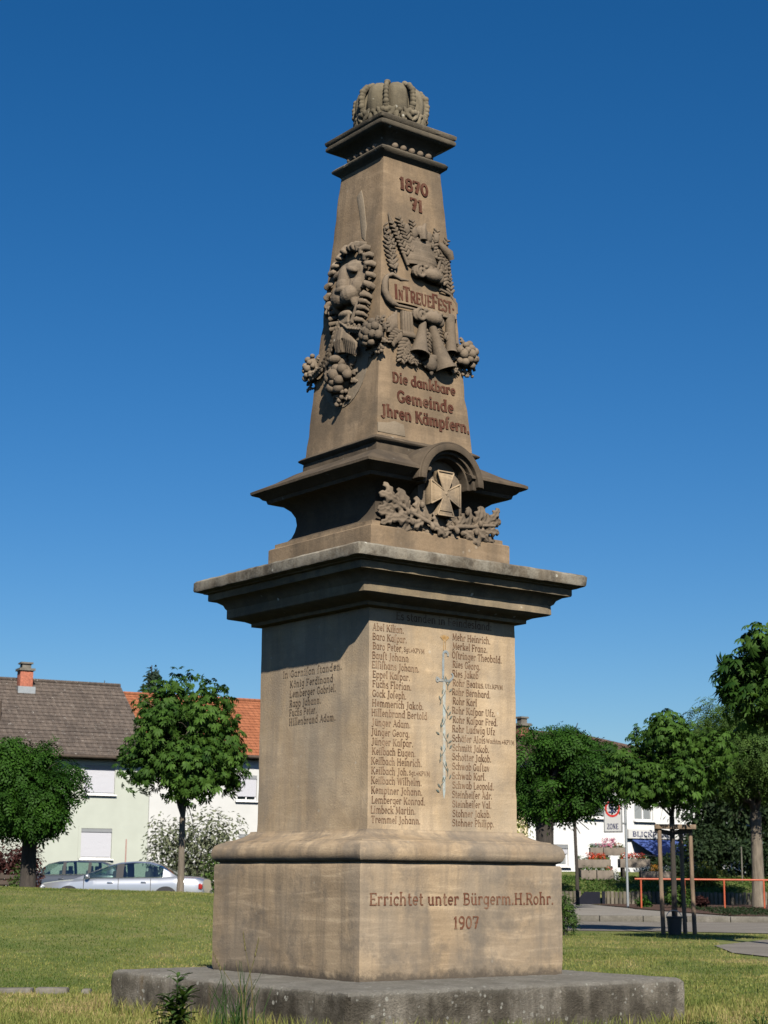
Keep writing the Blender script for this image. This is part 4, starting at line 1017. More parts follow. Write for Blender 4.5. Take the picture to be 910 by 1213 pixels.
# trophy on the front
def trophy():
    FO = lambda a, z, o: face('F', ob_w)(a, z, o * 0.62)
    B = lambda mb, a, z, o, ra, ro, rz, rot=0: eb(mb, FO, a, z, o, ra, ro * 0.7, rz, rot, 'F')
    # crown with flared rim
    mb = MB()
    for (w, z, d, h) in ((0.155, 5.735, 0.10, 0.016), (0.165, 5.775, 0.105, 0.018), (0.165, 5.82, 0.095, 0.03), (0.185, 5.875, 0.09, 0.04), (0.19, 5.92, 0.075, 0.03)):
        mb.prism([(w * math.cos(R(a)), d * math.sin(R(a))) for a in range(180, 361, 12)], z - h, z + h, lambda a, b, q: FO(a + 0.03, q, -b * 0.95))
    for i in range(5):
        B(mb, -0.12 + i * 0.075, 5.96 + (0.03 if i in (1, 3) else 0.045), 0.065, 0.03, 0.025, 0.045)
    B(mb, 0.03, 6.02, 0.06, 0.06, 0.04, 0.05); mb.tube([FO(0.03, 5.94, .085), FO(0.03, 6.03, .085), FO(0.075, 6.10, .05)], [.03, .03, .012], 8)
    B(mb, 0.12, 5.91, .10, .016, .016, .022)
    mb.build('crown_relief', M['stone_relief'], mem, remesh=0.005)
    # volute bracket below the crown, and its twin below the scroll
    for (a, z) in ((0.05, 5.66), (0.03, 5.29)):
        mb = MB()
        sp = [(a - 0.06 + (0.055 - 0.0028 * i) * math.cos(R(90 + 32 * i)), z + (0.055 - 0.0028 * i) * math.sin(R(90 + 32 * i))) for i in range(17)]
        mb.tube([FO(x, y, 0.10) for x, y in sp], 0.015, 7)
        mb.tube([FO(a - 0.09, z, .04), FO(a - 0.09, z, .095)], .05, 12)
        B(mb, a + 0.06, z - 0.005, 0.09, 0.095, 0.075, 0.055); B(mb, a + 0.13, z - 0.02, .07, .045, .06, .045)
        for i in range(4): B(mb, a - 0.02 + 0.05 * i, z + 0.045, 0.11, .022, .03, .02)
        mb.build('volute', M['stone_relief'], mem, remesh=0.005)
    # spear, crossed poles, flags of leaf clusters
    mb = MB(); mb.tube([FO(-0.285, 6.115, .03), FO(-0.27, 6.04, .035), FO(-0.12, 5.70, .05)], [.004, .014, .014], 8); mb.build('spear', M['stone_relief'], mem, smooth=60)
    mb = MB(); mb.tube([FO(0.30, 6.02, .04), FO(0.17, 5.70, .05)], [.013, .013], 8)
    mb.tube([FO(0.19, 5.95, .085), FO(0.29, 5.885, .085), FO(0.315, 5.84, .07)], [.02, .04, .03], 8); mb.build('halberd', M['stone_relief'], mem, smooth=60)
    rg = np.random.default_rng(4)
    def spray(mb, a, z, ang, L, bend=0.0, s=1.0, n=7, fruit=True):
        """a carved twig: a rib with paired pointed leaves and a berry or two"""
        pts = []; x, y, t = a, z, R(ang); st_ = L / n
        for i in range(n + 1):
            pts.append((x, y, t)); x += st_ * math.cos(t); y += st_ * math.sin(t); t += R(bend) / n
        mb.tube([FO(p[0], p[1], .035) for p in pts], .007, 6)
        for i, (px, py, pt) in enumerate(pts[1:]):
            for sg in (-1, 1):
                la = pt + sg * R(48); l = .034 * s * (1.15 - .5 * i / n)
                cx_, cy_ = px + math.cos(la) * l * .8, py + math.sin(la) * l * .8
                if abs(cx_) > ob_w(cy_) - .012: continue
                B(mb, cx_, cy_, .045 + rg.uniform(0, .012), l, .02, l * .42, la)
        if fruit:
            for _ in range(3): 
                k_ = int(rg.integers(1, n)); B(mb, pts[k_][0] + rg.uniform(-.015, .015), pts[k_][1] + rg.uniform(-.015, .015), .06, .013, .016, .013)
    def fan(name, items):
        mb = MB()
        for it in items: spray(mb, *it)
        mb.build('oak_leaf_spray', M['stone_relief'], mem, smooth=60)
    fan('l', [(-0.24, 5.60, 112, .40, -18, .9, 10), (-0.28, 5.62, 75, .22, 40, .9, 6), (-0.25, 5.78, 105, .22, 20, .8, 6)])
    fan('c', [(-0.06, 5.80, 112, .30, 8, 1.0, 9), (-0.03, 5.83, 96, .25, 0, .9, 8), (-0.10, 5.76, 125, .30, -6, .9, 9)])
    fan('r', [(0.12, 5.84, 68, .23, 10, .9, 7), (0.16, 5.80, 52, .24, 12, .9, 7), (0.22, 5.58, 80, .30, -5, 1.0, 9), (0.31, 5.52, 95, .34, 0, .8, 10), (0.20, 5.70, 40, .15, 30, .8, 5)])
    fan('m', [(0.05, 5.20, -95, .26, 6, .9, 8), (0.13, 5.26, -70, .18, -6, .8, 6), (0.02, 5.22, -112, .10, 0, .8, 4), (0.22, 5.22, -50, .12, -10, .8, 5)])
    fan('b', [(-0.14, 5.09, -125, .22, 24, 1.2, 7), (-0.20, 5.12, -155, .16, 40, 1.1, 6), (-0.12, 5.02, -70, .13, -30, 1.0, 5), (-0.17, 5.05, -95, .15, 10, 1.1, 5)])
    fan('u', [(-0.20, 4.93, -25, .15, 30, .6, 6), (0.24, 4.90, -5, .08, 20, .6, 4), (-0.03, 4.90, -10, .06, 0, .6, 3)])
    # motto scroll
    mb = MB()
    rows = []
    for i in range(25):
        t = i / 24; a = -0.315 + 0.68 * t
        rows.append((a, 5.355 + 0.012 * math.sin(6 * t), 5.545 - 0.015 * t + 0.012 * math.sin(6 * t), 0.035 + 0.018 * math.sin(math.pi * t)))
    for (a, z0, z1, o), (a2, y0, y1, o2) in zip(rows, rows[1:]):
        mb.add([FO(a, z0, o), FO(a2, y0, o2), FO(a2, y1, o2), FO(a, z1, o), FO(a, z0, 0.0), FO(a2, y0, 0.0), FO(a2, y1, 0.0), FO(a, z1, 0.0)], [(0, 1, 2, 3), (0, 4, 5, 1), (3, 2, 6, 7)])
    sc = mb.build('motto_scroll', M['stone_upper'], mem, smooth=40)
    mb = MB()
    mb.tube([FO(-0.33, 5.56, .04), FO(-0.36, 5.50, .05), FO(-0.365, 5.43, .05), FO(-0.335, 5.37, .05), FO(-0.30, 5.34, .05), FO(-0.25, 5.33, .055)], [.018, .026, .028, .028, .026, .016], 9)
    mb.tube([FO(-0.33, 5.56, .04), FO(-0.28, 5.585, .045), FO(-0.20, 5.56, .045), FO(-0.12, 5.57, .04)], [.016, .018, .014, .008], 8)
    mb.tube([FO(-0.25, 5.33, .05), FO(-0.1, 5.335, .055), FO(0.15, 5.335, .055), FO(0.36, 5.35, .03)], [.014, .011, .011, .009], 8)
    mb.tube([FO(0.2, 5.565, .05), FO(0.30, 5.55, .04), FO(0.37, 5.48, .025), FO(0.375, 5.40, .02)], [.010, .014, .014, .010], 8)
    mb.build('scroll_curl', M['stone_relief'], mem, smooth=60)
    mb = MB(); fn = lambda a, z, o: FO(a, z, o + 0.035 + 0.018 * math.sin(math.pi * max(0, min(1, (a + 0.315) / 0.68))))
    x = -0.265
    for s, c in (('I', .125), ('N', .085), ('T', .125), ('REUE', .10), ('F', .125), ('EST', .10), ('-', .10)):
        x = lettering(mb, s, x, 5.385, c, fn, width=text_width(s) * c / 7 * 0.70, depth=0.006, bold=1.1)
    mb.build('inscription_line', M['letter_deep'], sc)
    # trumpet, cannon barrel, powder horn, furled flag, fruits
    def horn(name, p0, p1, r0, r1, rim, hollow=True):
        mb = MB(); A, B_ = FO(*p0), FO(*p1)
        pts = [A.lerp(B_, t) for t in (0, .35, .7, .88, 1.0)]
        mb.tube(pts, [r0, r0 + (r1 - r0) * .22, r0 + (r1 - r0) * .55, r0 + (r1 - r0) * .8, r1], 16, cap=False)
        d = (B_ - A).normalized()
        mb.tube([B_, B_ + d * rim], [r1 * 1.08, r1 * 1.1], 16, cap=False)
        mb.tube([B_ + d * rim, B_ + d * (rim - .001), B_ - d * .12], [r1 * 1.1, r1 * .82, r1 * .4], 16, cap=False)
        mb.tube([A - d * .01, A], [r0 * .8, r0], 12)
        mb.build(name, M['stone_relief'], mem, smooth=45)
    horn('trumpet', (0.005, 5.24, .05), (-0.066, 4.965, .085), .028, .078, .018)
    horn('cannon_barrel', (0.09, 5.24, .05), (0.19, 4.90, .07), .03, .084, .02)
    horn('furled_flag', (0.30, 5.36, .02), (0.275, 5.055, .06), .04, .044, .015)
    mb = MB(); mb.prism([(-0.20, 5.30), (-0.105, 5.31), (-0.095, 5.10), (-0.205, 5.095)], 0.0, 0.05, lambda a, b, d: FO(a, b, d))
    mb.tube([FO(-0.215, 5.10, .045), FO(-0.09, 5.105, .045)], .026, 9)
    for i in range(4): mb.tube([FO(-0.19 + .027 * i, 5.30, .05), FO(-0.192 + .029 * i, 5.12, .052)], .010, 6)
    for i in range(5): mb.tube([FO(-0.25 - .022 * i, 5.29 - .02 * i, .03), FO(-0.27 - .018 * i, 5.17 - .02 * i, .045), FO(-0.24 - .016 * i, 5.08, .02)], [.010, .018, .008], 7)
    mb.build('flag_fold', M['stone_relief'], mem, remesh=0.005)
    mb = MB(); B(mb, 0.055, 4.90, .07, .055, .06, .06); B(mb, 0.085, 4.955, .05, .05, .05, .035, .2); B(mb, 0.06, 4.84, .06, .018, .02, .03); mb.build('pomegranate', M['stone_relief'], mem, smooth=60)
trophy()

# the crown on top: circlet, puffed cap, beaded arches
mb = MB(); NP = 96; rows = []
prof = [(0.245, 0.0), (0.262, 0.03), (0.283, 0.09), (0.300, 0.16), (0.307, 0.22), (0.300, 0.28), (0.277, 0.34), (0.23, 0.385), (0.16, 0.405), (0.09, 0.40), (0.03, 0.375)]
vs = []
for r_, h in prof:
    for i in range(NP):
        t = 2 * math.pi * i / NP
        lob = abs(math.sin(4 * t)) ** 0.6
        rr = r_ * (0.73 + 0.25 * lob + 0.012 * math.cos(32 * t)) if h > 0.06 else r_ * (0.92 + 0.03 * lob)
        vs.append((rr * math.cos(t), rr * math.sin(t), 6.945 + h * (1.0 + 0.03 * lob)))
fs = [(i * NP + k_, i * NP + (k_ + 1) % NP, (i + 1) * NP + (k_ + 1) % NP, (i + 1) * NP + k_) for i in range(len(prof) - 1) for k_ in range(NP)]
fs.append(tuple((len(prof) - 1) * NP + k_ for k_ in range(NP)))
mb.add(vs, fs); crown = mb.build('crown', M['stone_crown'], mem, smooth=60)
for i in range(8):
    t = math.pi / 4 * i; ct, s_ = math.cos(t), math.sin(t)
    mb = MB()
    path = [(0.255, 0.05), (0.285, 0.12), (0.305, 0.20), (0.313, 0.27), (0.297, 0.335), (0.255, 0.39), (0.19, 0.420), (0.12, 0.428), (0.05, 0.41)]
    mb.tube([(r_ * ct * .93, r_ * s_ * .93, 6.935 + h) for r_, h in path], .020, 8)
    acc = []
    for (a, b), (c, d) in zip(path, path[1:]): acc += [(a + (c - a) * q, b + (d - b) * q) for q in (0, .55)]
    for k_, (r_, h) in enumerate(acc[:15]):
        q = 0.024 if k_ % 4 else 0.028
        mb.ball((r_ * ct * .975, r_ * s_ * .975, 6.935 + h), q * RNG.uniform(.85, 1.05), nu=10, nv=7)
    mb.build('crown_arch', M['stone_crown'], crown, remesh=0.005)
mb = MB()
mb.lathe([(0.25, 0), (0.272, 0.01), (0.272, 0.03), (0.258, 0.04), (0.258, 0.075), (0.275, 0.085), (0.275, 0.10), (0.25, 0.11)], (0, 0, 6.94), 64)
for i in range(16):
    t = math.pi / 8 * i
    if i % 2 == 0:
        for dt, dz, q in ((0, .17, .03), (-.1, .13, .026), (.1, .13, .026), (0, .12, .03)): mb.ball((.285 * math.cos(t + dt), .285 * math.sin(t + dt), 6.945 + dz), q, nu=9, nv=7)
    else:
        mb.ball((.285 * math.cos(t), .285 * math.sin(t), 7.07), .022, nu=9, nv=7)
for i in range(8):
    for dt, dz, tl in ((-.20, .12, -.5), (.20, .12, .5), (-.13, .085, -.8), (.13, .085, .8), (0, .20, 0), (-.30, .075, -.2), (.30, .075, .2)):
        t = math.pi / 4 * i + dt; Rm = Matrix.Rotation(t, 3, 'Z') @ Matrix.Rotation(-tl, 3, 'X')
        mb.ball((.287 * math.cos(t), .287 * math.sin(t), 6.945 + dz), (.016, .020, .046), nu=8, nv=6, Rm=Rm)
for i in range(32): mb.ball((.266 * math.cos(math.pi / 16 * i), .266 * math.sin(math.pi / 16 * i), 7.0), .017, nu=8, nv=6)
mb.build('circlet', M['stone_crown'], crown, remesh=0.005)

# ------------------------------------------------------------------ houses
def wall_face(mb, x0, x1, z0, z1, holes, y=0.0, deep=0.14):
    xs = sorted({x0, x1, *[h[0] for h in holes], *[h[1] for h in holes]}); zs = sorted({z0, z1, *[h[2] for h in holes], *[h[3] for h in holes]})
    for a, b in zip(xs, xs[1:]):
        for c, d in zip(zs, zs[1:]):
            m, n = (a + b) / 2, (c + d) / 2
            if any(h[0] < m < h[1] and h[2] < n < h[3] for h in holes): continue
            mb.add([(a, y, c), (b, y, c), (b, y, d), (a, y, d)], [(0, 1, 2, 3)])
    for a, b, c, d in holes:
        mb.add([(a, y, c), (b, y, c), (b, y, d), (a, y, d), (a, y + deep, c), (b, y + deep, c), (b, y + deep, d), (a, y + deep, d)], [(0, 4, 5, 1), (1, 5, 6, 2), (2, 6, 7, 3), (3, 7, 4, 0)])

def house_shell(root, mat, x0, x1, depth, z0, z1, holes, gable=None):
    mb = MB(); wall_face(mb, x0, x1, z0, z1, holes)
    mb.add([(x0, 0, z0), (x0, depth, z0), (x0, depth, z1), (x0, 0, z1)], [(0, 3, 2, 1)]); mb.add([(x1, 0, z0), (x1, depth, z0), (x1, depth, z1), (x1, 0, z1)], [(0, 1, 2, 3)])
    mb.add([(x0, depth, z0), (x1, depth, z0), (x1, depth, z1), (x0, depth, z1)], [(0, 3, 2, 1)])
    if gable:
        for x in (x0, x1): mb.add([(x, 0, z1), (x, depth, z1), (x, depth / 2, gable)], [(0, 1, 2)])
    me = bpy.data.meshes.new('wall'); me.from_pydata([tuple(v) for v in mb.v], [], mb.f); me.update()
    return link_mesh('wall', me, mat, root)

def window(root, x0, x1, z0, z1, shut=0.0, frame_mat='white_trim', surround=None, glass='glass', mullion=True, deep=0.14):
    mb = MB(); t = 0.06; y = deep - 0.05
    for (a, b, c, d) in ((x0, x1, z0, z0 + t), (x0, x1, z1 - t, z1), (x0, x0 + t, z0 + t, z1 - t), (x1 - t, x1, z0 + t, z1 - t)):
        mb.box(((a + b) / 2, y, (c + d) / 2), (b - a, 0.06, d - c))
    if mullion: mb.box(((x0 + x1) / 2, y, (z0 + z1) / 2), (0.05, 0.055, z1 - z0 - 2 * t))
    w = mb.build('window', M[frame_mat], root)
    mb = MB(); mb.box(((x0 + x1) / 2, y + 0.02, (z0 + z1) / 2), (x1 - x0 - 0.04, 0.012, z1 - z0 - 0.04)); mb.build('pane', M[glass], w)
    mb = MB(); mb.box(((x0 + x1) / 2, -0.045, z0 - 0.03), (x1 - x0 + 0.14, 0.16, 0.05)); mb.build('sill', M['white_trim'], w)
    if shut:
        h = (z1 - z0) * shut
        mb = MB(); mb.box(((x0 + x1) / 2, y - 0.05, z1 - 0.14 - h / 2 + 0.0), (x1 - x0 - 0.03, 0.018, h - 0.0)); mb.build('roller_shutter', M['roller_shutter'], w)
        mb = MB(); mb.box(((x0 + x1) / 2, y - 0.055, z1 - 0.075), (x1 - x0 - 0.012, 0.07, 0.14)); mb.build('shutter_box', M['grey_trim'], w)
    if surround:
        mb = MB(); s = 0.11
        for (a, b, c, d) in ((x0 - s, x1 + s, z1, z1 + s), (x0 - s, x0, z0 - .005, z1), (x1, x1 + s, z0 - .005, z1)):
            mb.box(((a + b) / 2, -0.006, (c + d) / 2), (b - a, 0.02, d - c))
        mb.build('surround', M[surround], w)
    return w

def tiled_slope(mb, x0, x1, e, r_, rows, lift=0.03):
    """stepped tile courses from eave e=(y,z) to ridge r_=(y,z)"""
    dy, dz = (r_[0] - e[0]) / rows, (r_[1] - e[1]) / rows; L = math.hypot(dy, dz); ny, nz = -dz / L, dy / L
    if nz < 0: ny, nz = -ny, -nz
    for i in range(rows):
        y0, z0 = e[0] + dy * i, e[1] + dz * i; y1, z1 = y0 + dy * 1.04, z0 + dz * 1.04
        a, b = lift, 0.004
        mb.add([(x0, y0 + ny * a, z0 + nz * a), (x1, y0 + ny * a, z0 + nz * a), (x1, y1 + ny * b, z1 + nz * b), (x0, y1 + ny * b, z1 + nz * b), (x0, y0 - ny * .01, z0 - nz * .01), (x1, y0 - ny * .01, z0 - nz * .01)], [(0, 1, 2, 3), (0, 4, 5, 1)])

def gable_roof(root, mat, x0, x1, depth, ze, zr, over=0.45, rows=16):
    mb = MB(); s = (zr - ze) / (depth / 2)
    e = (-over, ze - over * s); tiled_slope(mb, x0, x1, e, (depth / 2, zr), rows)
    tiled_slope(mb, x0, x1, (depth + over, ze - over * s), (depth / 2, zr), rows)
    u = 0.09
    mb.add([(x0, e[0], e[1] - u), (x1, e[0], e[1] - u), (x1, depth / 2, zr - u), (x0, depth / 2, zr - u)], [(0, 1, 2, 3)])
    for x in (x0, x1):
        mb.add([(x, e[0], e[1] - u), (x, depth / 2, zr - u), (x, depth / 2, zr + .02), (x, e[0], e[1] + .03)], [(0, 1, 2, 3)])
    mb.tube([(x0, depth / 2, zr + .02), (x1, depth / 2, zr + .02)], 0.09, 10)
    me = bpy.data.meshes.new('roof'); me.from_pydata([tuple(v) for v in mb.v], [], mb.f); me.update()
    o = link_mesh('roof', me, mat, root)
    mb = MB(); mb.tube([(x0, e[0] - .05, e[1] - .06), (x1, e[0] - .05, e[1] - .06)], 0.07, 10); mb.build('gutter', M['dark_wood'], root, smooth=50)
    mb = MB(); mb.box(((x0 + x1) / 2, -over / 2, e[1] - 0.02), (x1 - x0, over, 0.04)); mb.build('soffit', M['dark_wood'], root)
    return o

def facade_s(o, ang, u, v=900):
    """distance along a facade line (origin o, heading ang) that falls at photograph column u"""
    d = Vector((math.cos(ang), math.sin(ang))); k = at(u, v, 1.0).x
    return (k * o[1] - o[0]) / (d.x - k * d.y)
def facade_z(o, ang, u, v):
    s = facade_s(o, ang, u, v); return at(u, v, o[1] + s * math.sin(ang)).z, s

HA = R(27); o1 = at(118, 960, 70.0)
zz = lambda u, v: facade_z(o1, HA, u, v)
house = empty('green_house', (o1.x, o1.y, 0), HA, label='pale green two storey house with closed roller shutters and a mottled grey tile roof', cat='house')
hw = []
for (u0, u1, v0, v1) in ((100, 135.5, 906, 941.5), (96.5, 131.5, 981, 1017.5)):
    z1, s0 = zz(u0, v0); z0, s1 = zz(u1, v1); hw.append((s0, s1, z0, z1))
_, sr = zz(176, 960); ze, _ = zz(100, 889)
ZE = zz(100, 886)[0]
house_shell(house, M['green_render'], -11.0, sr, 9.0, -0.2, ZE, hw)
for h in hw: window(house, *h, shut=0.82, surround='green_render')
dpt = 9.0
def roof_z(o, ang, u, v, y): # ridge height: point at depth y behind the facade
    d = Vector((math.cos(ang), math.sin(ang))); n = Vector((-d.y, d.x)); q = Vector((o[0], o[1])) + n * y
    s = facade_s(q, ang, u, v); return at(u, v, q.y + s * d.y).z
ZR = roof_z(o1, HA, 60, 808, dpt / 2)
def gable_walls(root, mat, x0, x1, depth, ze, zr):
    mb = MB()
    for x in (x0, x1): mb.add([(x, 0, ze), (x, depth, ze), (x, depth / 2, zr)], [(0, 1, 2)])
    me = bpy.data.meshes.new('gable'); me.from_pydata([tuple(v) for v in mb.v], [], mb.f); me.update(); return link_mesh('gable', me, mat, root)
gable_walls(house, M['green_render'], -11.0, sr, dpt, ZE, ZR - .12)
rf = gable_roof(house, M['tile_grey'], -11.2, sr + 0.05, dpt, ZE, ZR, rows=20)
def chimney(root, roof, x, y, zb, zt, w, d, mat):
    mb = MB(); mb.box((x, y, (zb + zt) / 2), (w, d, zt - zb)); ch = mb.build('chimney', M[mat], roof, bevel=0.01)
    mb = MB(); mb.box((x, y, zt + .05), (w + .14, d + .14, .10)); mb.box((x, y, zt + .20), (w * .7, d * .7, .2)); mb.box((x, y, zt + .33), (w * .95, d * .95, .07)); mb.build('chimney_cap', M['kerb'], roof)
    mb = MB(); mb.box((x, y, zb + .5), (w + .2, d + .2, .3)); mb.build('flashing', M['zinc'], roof)
n1 = Vector((-math.sin(HA), math.cos(HA))); q = Vector((o1.x, o1.y)) + n1 * (dpt / 2 - .6)
cx = facade_s(q, HA, 30, 800)
chimney(house, rf, cx, dpt / 2 - .6, ZR - 1.0, roof_z(o1, HA, 30, 795, dpt / 2 - .6), 0.55, 0.55, 'brick_red')
mb = MB(); mb.tube([(facade_s((o1.x, o1.y), HA, 12, 850), 1.6, ZE + 1.0), (facade_s((o1.x, o1.y), HA, 12, 850), 1.6, ZE + 1.9)], .05, 8); mb.build('vent_pipe', M['dark_wood'], rf)

h2 = empty('white_house', (o1.x, o1.y, 0), HA, label='white rendered house with a bright orange tile roof beside the pale green house', cat='house')
wn2 = []
for (u0, u1, v0, v1) in ((281, 304, 918, 949), (283, 304, 988, 1010)):
    z1, s0 = zz(u0, v0); z0, s1 = zz(u1, v1); wn2.append((s0, s1, z0, z1))
ZE2 = ZE + 0.2; ZR2 = roof_z(o1, HA, 290, 830, 4.5)
house_shell(h2, M['grey_white_render'], sr + 0.02, sr + 11.5, 9.0, -0.2, ZE2, wn2, gable=ZR2 - .15)
for h in wn2: window(h2, *h, shut=0.7)
gable_roof(h2, M['tile_orange'], sr + .07, sr + 11.7, 9.0, ZE2, ZR2, rows=20)

# the shop house on the right, and its cream neighbour
HB = R(36); o2 = at(742, 990, 66.0)
zb = lambda u, v: facade_z(o2, HB, u, v)
shop = empty('shop_house', (o2.x, o2.y, 0), HB, label='white house with a blue shop awning and lettered sign board behind the flower troughs', cat='house')
wr = []
for (u0, u1, v0, v1) in ((692, 718.5, 931, 969), (751, 774, 938, 972.5), (653, 673.5, 1000, 1026), (699, 723, 999, 1024)):
    z1, s0 = zb(u0, v0); z0, s1 = zb(u1, v1); wr.append((s0, s1, z0, z1))
sA = facade_s((o2.x, o2.y), HB, 625); sB = facade_s((o2.x, o2.y), HB, 890)
sh0 = facade_s((o2.x, o2.y), HB, 768); sh1 = facade_s((o2.x, o2.y), HB, 826)
zbase = 1.15
wr_shop = (sh0, sh1, zbase + 0.35, zb(780, 1000)[0] - .05)
ZEB = 5.1
house_shell(shop, M['white_render'], sA, sB, 9.0, 0.0, ZEB, wr + [wr_shop])
for i, h in enumerate(wr): window(shop, *h, shut=0.0 if i < 2 else 0.25, glass='glass_curtain', surround='white_trim' if i > 1 else None)
window(shop, *wr_shop, frame_mat='dark_wood')
# hipped roof
sRidge = facade_s((o2.x - 4.5 * math.sin(HB), o2.y + 4.5 * math.cos(HB)), HB, 690)
ZRB = roof_z(o2, HB, 632, 868, 4.5)
def hip_roof(root, mat, x0, x1, xr, depth, ze, zr, over=0.4):
    mb = MB(); rows = 18
    for i in range(rows):
        t0, t1 = i / rows, min(1, (i + 1.04) / rows)
        xe0 = x1 + over + (xr - x1 - over) * t0; xe1 = x1 + over + (xr - x1 - over) * t1
        zt0 = ze - .15 + (zr - ze + .15) * t0; zt1 = ze - .15 + (zr - ze + .15) * t1
        for s in (1, -1):
            f = lambda t: (-over + (depth / 2 + over) * t) if s > 0 else (depth + over - (depth / 2 + over) * t)
            mb.add([(x0, f(t0), zt0 + .03), (xe0, f(t0), zt0 + .03), (xe1, f(t1), zt1), (x0, f(t1), zt1), (x0, f(t0), zt0 - .02), (xe0, f(t0), zt0 - .02)], [(0, 1, 2, 3), (0, 4, 5, 1)])
        a, b = (-over + (depth / 2 + over) * t0), (-over + (depth / 2 + over) * t1)
        mb.add([(xe0, a, zt0 + .03), (xe0, depth - a, zt0 + .03), (xe1, depth - b, zt1), (xe1, b, zt1)], [(0, 1, 2, 3)])
    mb.tube([(x0, depth / 2, zr), (xr, depth / 2, zr)], .1, 8); mb.tube([(xr, depth / 2, zr), (x1 + over, -over, ze - .1)], .09, 8)
    me = bpy.data.meshes.new('roof'); me.from_pydata([tuple(v) for v in mb.v], [], mb.f); me.update()
    return link_mesh('roof', me, mat, root)
rb = hip_roof(shop, M['tile_brown'], sA - 0.0, sB, sRidge, 9.0, ZEB, ZRB)
mb = MB(); mb.box(((sA + sB) / 2, -.2, ZEB - .17), (sB - sA, .4, .05)); mb.build('soffit', M['white_trim'], shop)
mb = MB(); mb.box((sRidge + 1.6, 2.0, ZEB + (ZRB - ZEB) * .50), (.5, .3, .22)); mb.build('roof_hatch', M['white_trim'], rb)
# sign board and awning
zs1, s0 = zb(741, 982.5); zs0, s1 = zb(741, 993.0); s1 = facade_s((o2.x, o2.y), HB, 823)
mb = MB(); mb.box(((s0 + s1) / 2, -.09, (zs0 + zs1) / 2), (s1 - s0, .16, zs1 - zs0)); board = mb.build('sign_board', M['sign_white'], shop)
mb = MB(); txt = 'BLICKPUNKT OPTIK'; hgt = (zs1 - zs0)
lettering(mb, txt, s0 + 0.05 * (s1 - s0), zs0 + hgt * .22, hgt * .55, lambda a, z, o: Vector((a, -.17 - o, z)), width=(s1 - s0) * .92, bold=1.6, lift=.006)
mb.build('shop_lettering', M['sign_navy'], board)
mb = MB(); a0, a1 = s0 + .25, s1 + .1; zt = zs0 - .02; drop = .62; out = 1.35
mb.add([(a0, -.06, zt), (a1, -.06, zt), (a1, -out, zt - drop), (a0, -out, zt - drop), (a0, -.06, zt - .03), (a1, -.06, zt - .03), (a1, -out, zt - drop - .03), (a0, -out, zt - drop - .03)], [(0, 1, 2, 3), (7, 6, 5, 4), (0, 4, 5, 1), (1, 5, 6, 2), (3, 2, 6, 7), (0, 3, 7, 4)])
mb.box(((a0 + a1) / 2, -out - .012, zt - drop - .12), (a1 - a0, .012, .2)); aw = mb.build('awning', M['awning_blue'], shop)
mb = MB()
for a in (a0 + .2, a1 - .2): mb.tube([(a, -.05, zt - .55), (a, -out + .02, zt - drop - .05)], .025, 8)
mb.build('awning_arm', M['grey_trim'], aw)
cream = empty('cream_house', (o2.x, o2.y, 0), HB, label='cream rendered house behind the left edge of the white shop house', cat='house')
house_shell(cream, M['cream_render'], sA - 3.9, sA - .02, 9.0, 0.0, ZEB + .3, [(sA - 3.0, sA - 1.8, 3.0, 4.3)])
window(cream, sA - 3.0, sA - 1.8, 3.0, 4.3)
rc = gable_roof(cream, M['tile_brown'], sA - 4.1, sA - .03, 9.0, ZEB + .3, ZRB + .02, rows=18)
q = (o2.x - 3.6 * math.sin(HB), o2.y + 3.6 * math.cos(HB))
chx = facade_s(q, HB, 618.5, 860)
chimney(cream, rc, chx, 3.6, ZRB - 1.2, roof_z(o2, HB, 618, 860, 3.6), .42, .4, 'brick_dark')

